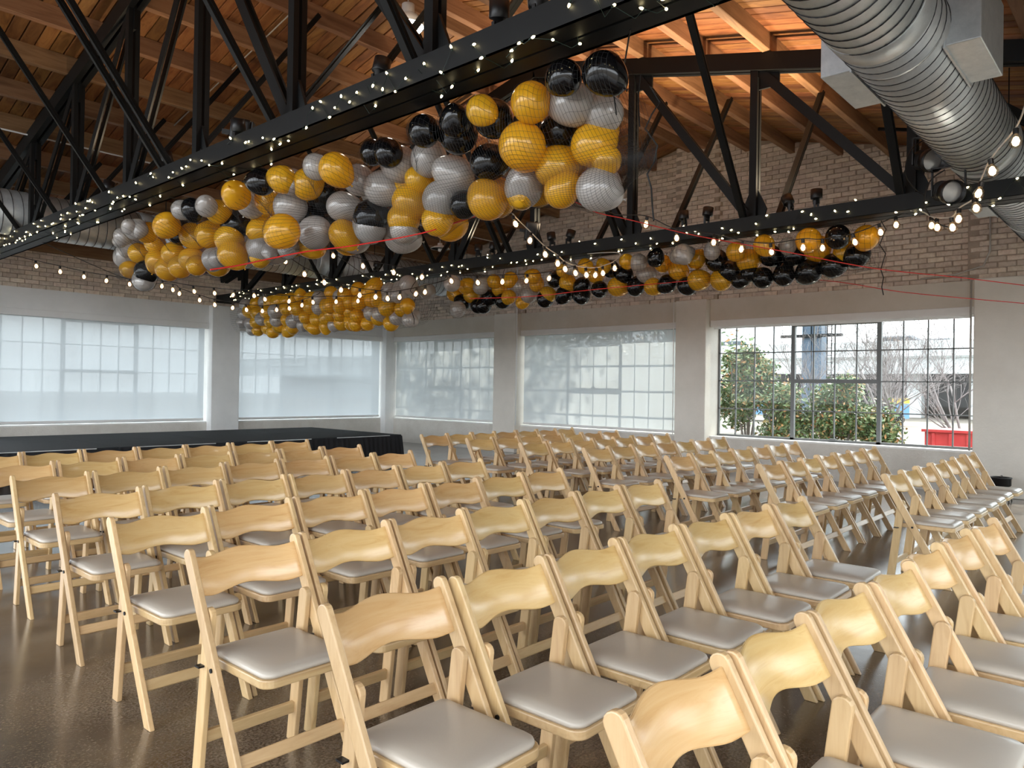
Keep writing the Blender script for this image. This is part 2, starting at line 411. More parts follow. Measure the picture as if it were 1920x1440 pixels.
# windows
pane_cache = {}
def window(n, P, bx, u0, u1, fine=True):
    z0, z1 = .60, 2.58
    w = .32
    root = struct(MB().box(*bx(u0, u1, w-.02, w+.03, z0, z0+.035)).build('window_%d' % n, m_frame))
    def part(nm, a, b, za, zb, d=.04, dw=0): return MB().box(*bx(a, b, w-.005-dw, w+d-.005, za, zb)).build(nm, m_frame, root)
    part('frame_rail', u0, u1, z1-.035, z1)
    for u in (u0, u1-.035): part('frame_stile', u, u+.035, z0, z1)
    L = (u1-u0)/3; cols = []
    for s in range(3):
        a, b = u0 + s*L, u0 + (s+1)*L
        if s: part('mullion', a-.03, a+.03, z0, z1, .05, .015)
        for c in range(1, 4): part('muntin', a + L*c/4 - .009, a + L*c/4 + .009, z0, z1, .03)
        cols += [a + L*c/4 for c in range(4)]
    rows = [z0 + (z1-z0)*r/4 for r in range(4)]
    for s in range(3):
        a, b = u0 + s*L, u0 + (s+1)*L
        for r in range(1, 4):
            if s == 1 and r == 2:
                part('vent_rail', a, b, rows[r]-.032, rows[r]+.032, .05, .02)
                part('vent_rail', a, b, z1-.07, z1-.03, .05, .02)
                part('vent_stile', a, a+.035, rows[2], z1, .05, .018); part('vent_stile', b-.035, b, rows[2], z1, .05, .018)
                part('vent_catch', (a+b)/2-.05, (a+b)/2+.05, rows[2]+.01, rows[2]+.035, .0, .06)
                part('vent_catch', (a+b)/2-.05, (a+b)/2+.05, z0+.03, z0+.055, .0, .06)
            else: part('muntin', a, b, rows[r]-.009, rows[r]+.009, .03)
    ph = (z1-z0)/4; pl = L/4
    key = (round(pl,3), P is PR)
    if key not in pane_cache:
        a, b = P(0, 0, 0), P(pl, .004, ph)
        pane_cache[key] = MB().box(0 if P is not PR else 0, abs(b[0]-a[0]), 0, abs(b[1]-a[1]), 0, ph).mesh('pane', m_glass)
    for c in cols:
        for r in rows:
            p = P(c, w+.01, r)
            put('pane', pane_cache[key], root, p)
    return root
window(1, PR, bxr, 2.19, 6.28)
window(2, PR, bxr, 6.88, 10.76)
window(3, PR, bxr, 11.41, 15.10)
window(4, PL, bxl, 8.07, 12.02)
window(5, PL, bxl, 3.50, 7.45)
window(6, PR, bxr, -2.40, 1.55)
window(7, PF, bxf, 8.07, 12.02)
window(8, PF, bxf, 3.50, 7.45)

def blind(P, bx, u0, u1, label, drawn=True, g=.06):
    root = thing('roller_blind', label, 'blind', P((u0+u1)/2, .05, 2.5), 'roller blinds on the windows')
    off = Vector(root.location)
    def place(o): o.location = -off; return o
    o = place(MB().box(*bx(u0+.02, u1-.02, -.05, .10, 2.535, 2.655)).build('cassette', m_white, root)); bevel(o, .008)
    if drawn:
        n = 24; mb = MB(); uu = [u0+g + (u1-u0-2*g)*i/n for i in range(n+1)]
        zz = [.66, 1.2, 1.9, 2.56]
        base = []
        for zc in zz: base.append([P(u, .045 + .004*math.sin(u*9)*(1-(zc-.66)/1.9), zc) for u in uu])
        mb.quad_strip(base, closed=False)
        place(mb.build('fabric', m_blind, root, smooth=True))
        place(MB().box(*bx(u0+g, u1-g, .03, .06, .62, .665)).build('bottom_bar', m_white, root))
    else:
        place(MB().box(*bx(u0+g, u1-g, .0, .03, 2.50, 2.54)).build('bottom_bar', m_white, root))
    return root
blind(PR, bxr, 2.19, 6.28, 'white roller blind rolled up above the clear window', False)
blind(PR, bxr, 6.88, 10.76, 'drawn white roller blind beside the uncovered window')
blind(PR, bxr, 11.41, 15.10, 'drawn white roller blind right of the room corner')
blind(PL, bxl, 8.07, 12.05, 'drawn white roller blind left of the room corner')
blind(PL, bxl, 3.50, 7.45, 'drawn white roller blind at the far left behind the stage')

# ------------------------------------------------------------------ steel trusses
BASE_Y = [RIDGE + 1.55*k for k in range(-5, 6)]
def truss(X, zb, label):
    root = thing('roof_truss', label, 'roof truss', (X, RIDGE, zb), 'black steel roof trusses')
    off = Vector(root.location)
    def P(mb, nm, m=m_steel):
        o = mb.build(nm, m, root); o.location = -off; return o
    zt = zb + .15
    for s in (-1, 1):
        P(MB().box(X+s*.085-.075, X+s*.085+.075, YF+.1, YA-.05, zb, zb+.014), 'bottom_chord')
        P(MB().box(X+s*.085*1.75-.012, X+s*.085*1.75+.012, YF+.1, YA-.05, zb, zt), 'bottom_chord')
        P(MB().box(X+s*.085-.075, X+s*.085+.075, YF+.1, YA-.05, zt-.012, zt), 'bottom_chord')
    tz = lambda y: 5.685 - .24*abs(y - RIDGE)          # middle of the top chord
    for ye in (YA-.05, YF+.1):
        for s in (-1, 1):
            P(MB().bar((X+s*.045, RIDGE, tz(RIDGE)), (X+s*.045, ye, tz(ye)), .06, .185, side=(1,0,0)), 'top_chord')
    for i, y in enumerate(BASE_Y):
        if not (YF+.2 < y < YA-.3): continue
        k = i - 5
        for s in (-1, 1):
            P(MB().box(X+s*.035-.022, X+s*.035+.022, y-.04, y+.04, zt-.02, tz(y)), 'vertical_strut')
        # gusset plates with bolts
        sg = 1 if y >= RIDGE else -1
        g = MB().prism([(y-.10, zt-.04), (y+.10, zt-.04), (y+.14, zt+.10), (y+.04, zt+.32), (y-.04, zt+.32), (y-.14, zt+.10)], 'x', X-.012, X+.012)
        gp = P(g, 'gusset_plate')
        P(MB().box(X-.012, X+.012, min(y-.06*sg, y+.26*sg), max(y-.06*sg, y+.26*sg), tz(y)-.30, tz(y)), 'gusset_plate')
        if -1 < y < 9:
            for j in range(4):
                bo = MB().lathe([(.0,0),(.012,0),(.012,.008),(.007,.014),(.0,.014)], 8).mesh('bolt', m_steel)
                ob = put('bolt', bo, gp, (X-.013, y + sg*(.03+.03*j) - (.12 if sg > 0 else -.12), zt+.05+.045*j)); ob.rotation_euler = (0, -PI/2, 0)
        # diagonals: from the top of this joint down to the next joint outwards
        dirs = (1, -1) if k == 0 else ((1,) if k > 0 else (-1,))
        for d in dirs:
            y2 = y + d*1.55
            if not (YF+.2 < y2 < YA-.2): continue
            for s in (-1, 1):
                P(MB().bar((X+s*.03, y + d*.06, tz(y)-.12), (X+s*.03, y2 - d*.05, zt+.02), .018, .095, side=(1,0,0)), 'diagonal_brace')
    # knee braces to the purlins on both sides
    near = [3.5, 5.12, 6.88, 7.04, 8.42, 9.95, 11.4, 1.95]
    far = [1.9, 3.22, 4.5, 5.6, 7.35, 8.7, 10.2, 11.7]
    for sx, ys in ((-1, near), (1, far)):
        for y in ys:
            if sx > 0 and X > 5 and y > 12: continue
            run = (purlin_z(y) - zt) / 1.37
            P(MB().bar((X + sx*.10, y, zt-.02), (X + sx*(.10+run), y, purlin_z(y)+.01), .012, .055, side=(0,1,0)), 'knee_brace')
            P(MB().bar((X + sx*.10, y+.028, zt-.02), (X + sx*(.10+run), y+.028, purlin_z(y)+.01), .085, .012, side=(0,1,0)), 'knee_brace')
    return root
T1, T2 = 3.10, 7.74
ZB1, ZB2 = 3.21, 3.10
truss(T1, ZB1, 'black steel truss nearest the camera, wound with fairy lights')
truss(T2, ZB2, 'black steel truss farther back, carrying two stage spotlights')
# ------------------------------------------------------------------ folding chairs
def post_poly(y0, z0, y1, z1, hw, cut=True, n=7):
    d = Vector((y1-y0, z1-z0)); L = d.length; d.normalize(); p = Vector((-d.y, d.x))
    pts = []
    A = Vector((y0, z0)); Bq = Vector((y1, z1))
    # floor cut: both bottom corners on z0
    e = hw/d.y if cut else 0
    pts.append(A + Vector((hw/abs(d.y), 0))); 
    for i in range(n+1):
        a = PI*i/n
        pts.append(Bq - d*hw*.9 - p*(hw*math.cos(a)) + d*(hw*.9*math.sin(a)))
    pts.append(A - Vector((hw/abs(d.y), 0)))
    return [(q.x, q.y) for q in pts]
HW = .2225
def chair_meshes():
    M_ = {}
    pp = post_poly(-.44, 0, .0, .79, .025)
    for s, nm in ((-1,'pl'),(1,'pr')):
        me = MB().prism(pp, 'x', s*HW, s*(HW-.022)).mesh('post', m_wood_v); bevel_mesh(me, .004, 2); M_[nm] = me
    lp = post_poly(-.055, 0, -.128, .605, .027)
    for s, nm in ((-1,'ll'),(1,'lr')):
        me = MB().prism(lp, 'x', s*(HW-.0235), s*(HW-.0455)).mesh('rear_leg', m_wood_v); bevel_mesh(me, .004, 2); M_[nm] = me
    # backrest: bent plywood with wavy edges
    d = Vector((0, .487, .873)); n = Vector((0, .873, -.487)); foot = Vector((0, -.44, 0))
    NU, NV = 22, 4; rings = []
    hw = HW - .020
    rows_ = []
    for i in range(NU+1):
        u = -1 + 2*i/NU
        hump = .034*(.5+.5*math.cos(PI*u))**1.25 + .006*max(0, abs(u)-.7)/.3
        s0, s1 = .726 + hump, .868 + hump
        back = .046*(1-u*u)
        ring = []
        for t_, o_ in ((s0,-.006),(s1,-.006),(s1,.006),(s0,.006)):
            p = foot + d*t_ + n*(back + o_ - .002); ring.append((u*hw, p.y, p.z))
        rows_.append(ring)
    me = MB().quad_strip(rows_).mesh('backrest', m_wood_back); bevel_mesh(me, .003, 1)
    me.polygons.foreach_set('use_smooth', [abs(p.normal.x) < .9 and p.area > 1e-4 for p in me.polygons]); M_['back'] = me
    # seat frame and cushion
    def rrect(x0, x1, yf, yr, rf, rr, inset=0, n=6):
        pts = []
        for cx, cy, r, a0 in ((x1-rf, yf+rf, rf, -PI/2), (x1-rr, yr-rr, rr, 0), (x0+rr, yr-rr, rr, PI/2), (x0+rf, yf+rf, rf, PI)):
            for k in range(n+1):
                a = a0 + PI/2*k/n; pts.append((cx + (r-inset)*math.cos(a), cy + (r-inset)*math.sin(a)))
        return pts
    sw = HW - .047
    a = rrect(-sw, sw, -.47, -.075, .045, .02)
    me = MB().quad_strip([[(x, y, .402) for x, y in a], [(x, y, .432) for x, y in a]]).mesh('seat_frame', m_wood_h); bevel_mesh(me, .005, 2); M_['seat'] = me
    ring = []
    for ins, z in ((.010,.432),(.008,.440),(.011,.448),(.020,.4545),(.05,.459),(.10,.461)):
        b = [(x*(1-ins/sw), -.2725 + (y+.2725)*(1-ins/.1975)) for x, y in a]
        ring.append([(x, y, z) for x, y in b])
    me = MB().quad_strip(ring).mesh('cushion', m_cushion, True); M_['cush'] = me
    # stretchers
    zf = .145; yf = -.44 + .44*zf/.79
    me = MB().bar((-HW+.02, yf, zf), (HW-.02, yf, zf), .045, .020, side=(0,.487,.873)).mesh('front_stretcher', m_wood_h); bevel_mesh(me, .003, 1); M_['sf'] = me
    zr = .135; yr = -.055 - .073*zr/.605
    me = MB().bar((-HW+.04, yr, zr), (HW-.04, yr, zr), .045, .020, side=(0,-.12,.99)).mesh('rear_stretcher', m_wood_h); bevel_mesh(me, .003, 1); M_['sr'] = me
    for s, nm in ((-1,'bl'),(1,'br')):
        mb = MB(); yb = -.44+.44*.415/.79
        mb.quad_strip([[(x, yb+.008*math.cos(2*PI*k/8), .415+.008*math.sin(2*PI*k/8)) for k in range(8)] for x in (s*(HW-.001), s*(HW+.0045))])
        M_[nm] = mb.mesh('bolt', m_bolt)
    for s, nm in ((-1,'kl'),(1,'kr')):
        M_[nm] = MB().box(min(s*(HW-.0455), s*(HW-.002)), max(s*(HW-.0455), s*(HW-.002)), -.112, -.082, .396, .402).mesh('hinge_bracket', m_bolt)
    return M_
CM = chair_meshes()
PARTS = [('post','pl'),('post','pr'),('rear_leg','ll'),('rear_leg','lr'),('backrest','back'),('seat_frame','seat'),('cushion','cush'),('front_stretcher','sf'),('rear_stretcher','sr'),('bolt','bl'),('bolt','br'),('hinge_bracket','kl'),('hinge_bracket','kr')]
ORD = ['first','second','third','fourth','fifth','sixth','seventh','eighth']
def chair(x, y, rz, label, group):
    r = thing('folding_chair', label, 'chair', (x, y, 0), group); r.rotation_euler = (0, 0, rz)
    for nm, k in PARTS: put(nm, CM[k], r)
    return r
LEFT = [(1.155,.78,.452),(1.17,1.72,.456),(1.22,2.64,.459),(1.27,3.51,.462),(1.335,4.44,.465),(1.395,5.41,.466),(1.445,6.27,.464),(1.48,7.20,.458)]
RIGHT = [(6.05,1.67,.452),(6.03,2.64,.455),(6.10,3.56,.453),(6.20,4.57,.452),(6.24,5.46,.452),(6.26,6.32,.452),(6.28,7.16,.452)]
for blk, rows_ in (('left', LEFT), ('right', RIGHT)):
    for i, (x0, y, pt) in enumerate(rows_):
        for j in range(7):
            lab = 'light wood folding chair, %s from left in %s row from the front, %s block' % (ORD[j], ORD[i], blk)
            chair(x0 + .2225 + j*pt, y + random.uniform(-.012,.012) - (.012*j if (blk == 'left' and i < 2) else 0), random.uniform(-.012,.012), lab, 'folding chairs set out in rows')

# ------------------------------------------------------------------ stage
st = thing('stage', 'low black carpeted stage with pleated black skirt behind the chairs', 'stage', (4.5, 13.4, 0))
def stp(mb, nm, m, smooth=False):
    o = mb.build(nm, m, st, smooth); o.location = (-4.5,-13.4,0); return o
SX0, SX1, SY0, SY1, SZ = -1.0, 9.80, 11.74, 14.95, .425
xs = [SX0 + (SX1-SX0)*i/6 for i in range(7)]
for i in range(6):
    for a, b in ((SY0, 13.35), (13.35, SY1)):
        bevel(stp(MB().box(xs[i]+.003, xs[i+1]-.003, a+.003, b-.003, SZ-.03, SZ), 'deck_panel', m_stage), .004)
for i in range(6):
    stp(MB().box(xs[i]+.25, xs[i+1]-.3, SY0-.006, SY0-.001, SZ-.016, SZ-.004), 'edge_trim', m_edge)
def skirt(path):
    mb = MB(); pts = []
    for (ax, ay), (bx2, by2) in zip(path[:-1], path[1:]):
        L = math.hypot(bx2-ax, by2-ay); n = int(L/.02); nx, ny = (by2-ay)/L, -(bx2-ax)/L
        for k in range(n+1):
            f = k/n; pts.append((ax+(bx2-ax)*f, ay+(by2-ay)*f, nx, ny, f*L))
    top = [(x, y, SZ-.02) for x, y, nx, ny, s in pts]
    def w(s, a): return a*(.5+.5*math.sin(s*2*PI/.11 + .7*math.sin(s*3)))
    mid = [(x+nx*w(s,.018), y+ny*w(s,.018), SZ-.10) for x, y, nx, ny, s in pts]
    bot = [(x+nx*(w(s,.03)+.05), y+ny*(w(s,.03)+.05), .004) for x, y, nx, ny, s in pts]
    mb.quad_strip([top, mid, bot], closed=False)
    return stp(mb, 'skirt', m_skirt, True)
skirt([(SX0, SY0-.008), (SX1+.008, SY0-.008)]); skirt([(SX1+.008, SY0-.008), (SX1+.008, SY1)])

# ------------------------------------------------------------------ spiral ducts
def duct(Y, Z, R, x0, x1, boxes, label):
    root = thing('spiral_duct', label, 'duct', (x0, Y, Z))
    def P(mb, nm, m, smooth=False):
        o = mb.build(nm, m, root, smooth); o.location = (-x0, -Y, -Z); return o
    n = 48
    sec = x0
    while sec < x1 - .1:
        e = min(sec + 3.05, x1)
        P(MB().quad_strip([[(x, Y+R*math.cos(2*PI*k/n), Z+R*math.sin(2*PI*k/n)) for k in range(n)] for x in (sec, e)]), 'duct_section', m_duct, True)
        if e < x1 - .1: P(MB().quad_strip([[(x, Y+(R+d)*math.cos(2*PI*k/n), Z+(R+d)*math.sin(2*PI*k/n)) for k in range(n)] for x, d in ((e-.09,.002),(e-.085,.006),(e+.085,.006),(e+.09,.002))]), 'coupling_band', m_duct, True)
        sec = e
    pts = []; turns = (x1-x0)/.115; q = 40
    for i in range(int(turns*q)):
        a = 2*PI*i/q; pts.append((x0 + .115*i/q, Y+(R+.001)*math.cos(a), Z+(R+.001)*math.sin(a)))
    P(MB().tube(pts, .0045, 4), 'spiral_seam', m_seam)
    for xa, xb, ya, yb in boxes:
        o = P(MB().box(xa, xb, ya, yb, Z-.15, Z+.32), 'register_box', m_duct); bevel(o, .006)
        inner = yb if abs(yb-Y) < abs(ya-Y) else ya
        f = P(MB().box(xa-.02, xb+.02, inner-.006, inner+.006, Z-.17, Z+.1), 'register_flange', m_duct)
        for k in range(6):
            put('rivet', rivet_me, f, (xa + (xb-xa)*(k+.5)/6, inner, Z-.158))
    for x in (1.0, 5.0, 9.0, 11.5):
        P(MB().tube([(x, Y-.02, Z+R), (x, Y-.02, board_z(Y))], .006, 5), 'hanger_rod', m_steel)
        P(MB().quad_strip([[(x+d, Y+(R+.004)*math.cos(2*PI*k/n), Z+(R+.004)*math.sin(2*PI*k/n)) for k in range(n)] for d in (-.012, .012)], cap=False), 'strap', m_duct)
    return root
rivet_me = MB().lathe([(0,-.004),(.005,-.004),(.005,.002),(0,.002)], 6).mesh('rivet', m_seam)
duct(1.36, 3.65, .30, -4.5, 12.28, [(5.10,5.82,.90,1.09),(5.10,5.82,1.63,1.83),(9.55,10.3,.90,1.09),(9.55,10.3,1.63,1.83)], 'large silver spiral duct with square side registers, upper right')
duct(11.70, 3.63, .30, -4.5, 12.28, [], 'silver spiral duct in the shade along the left eave')
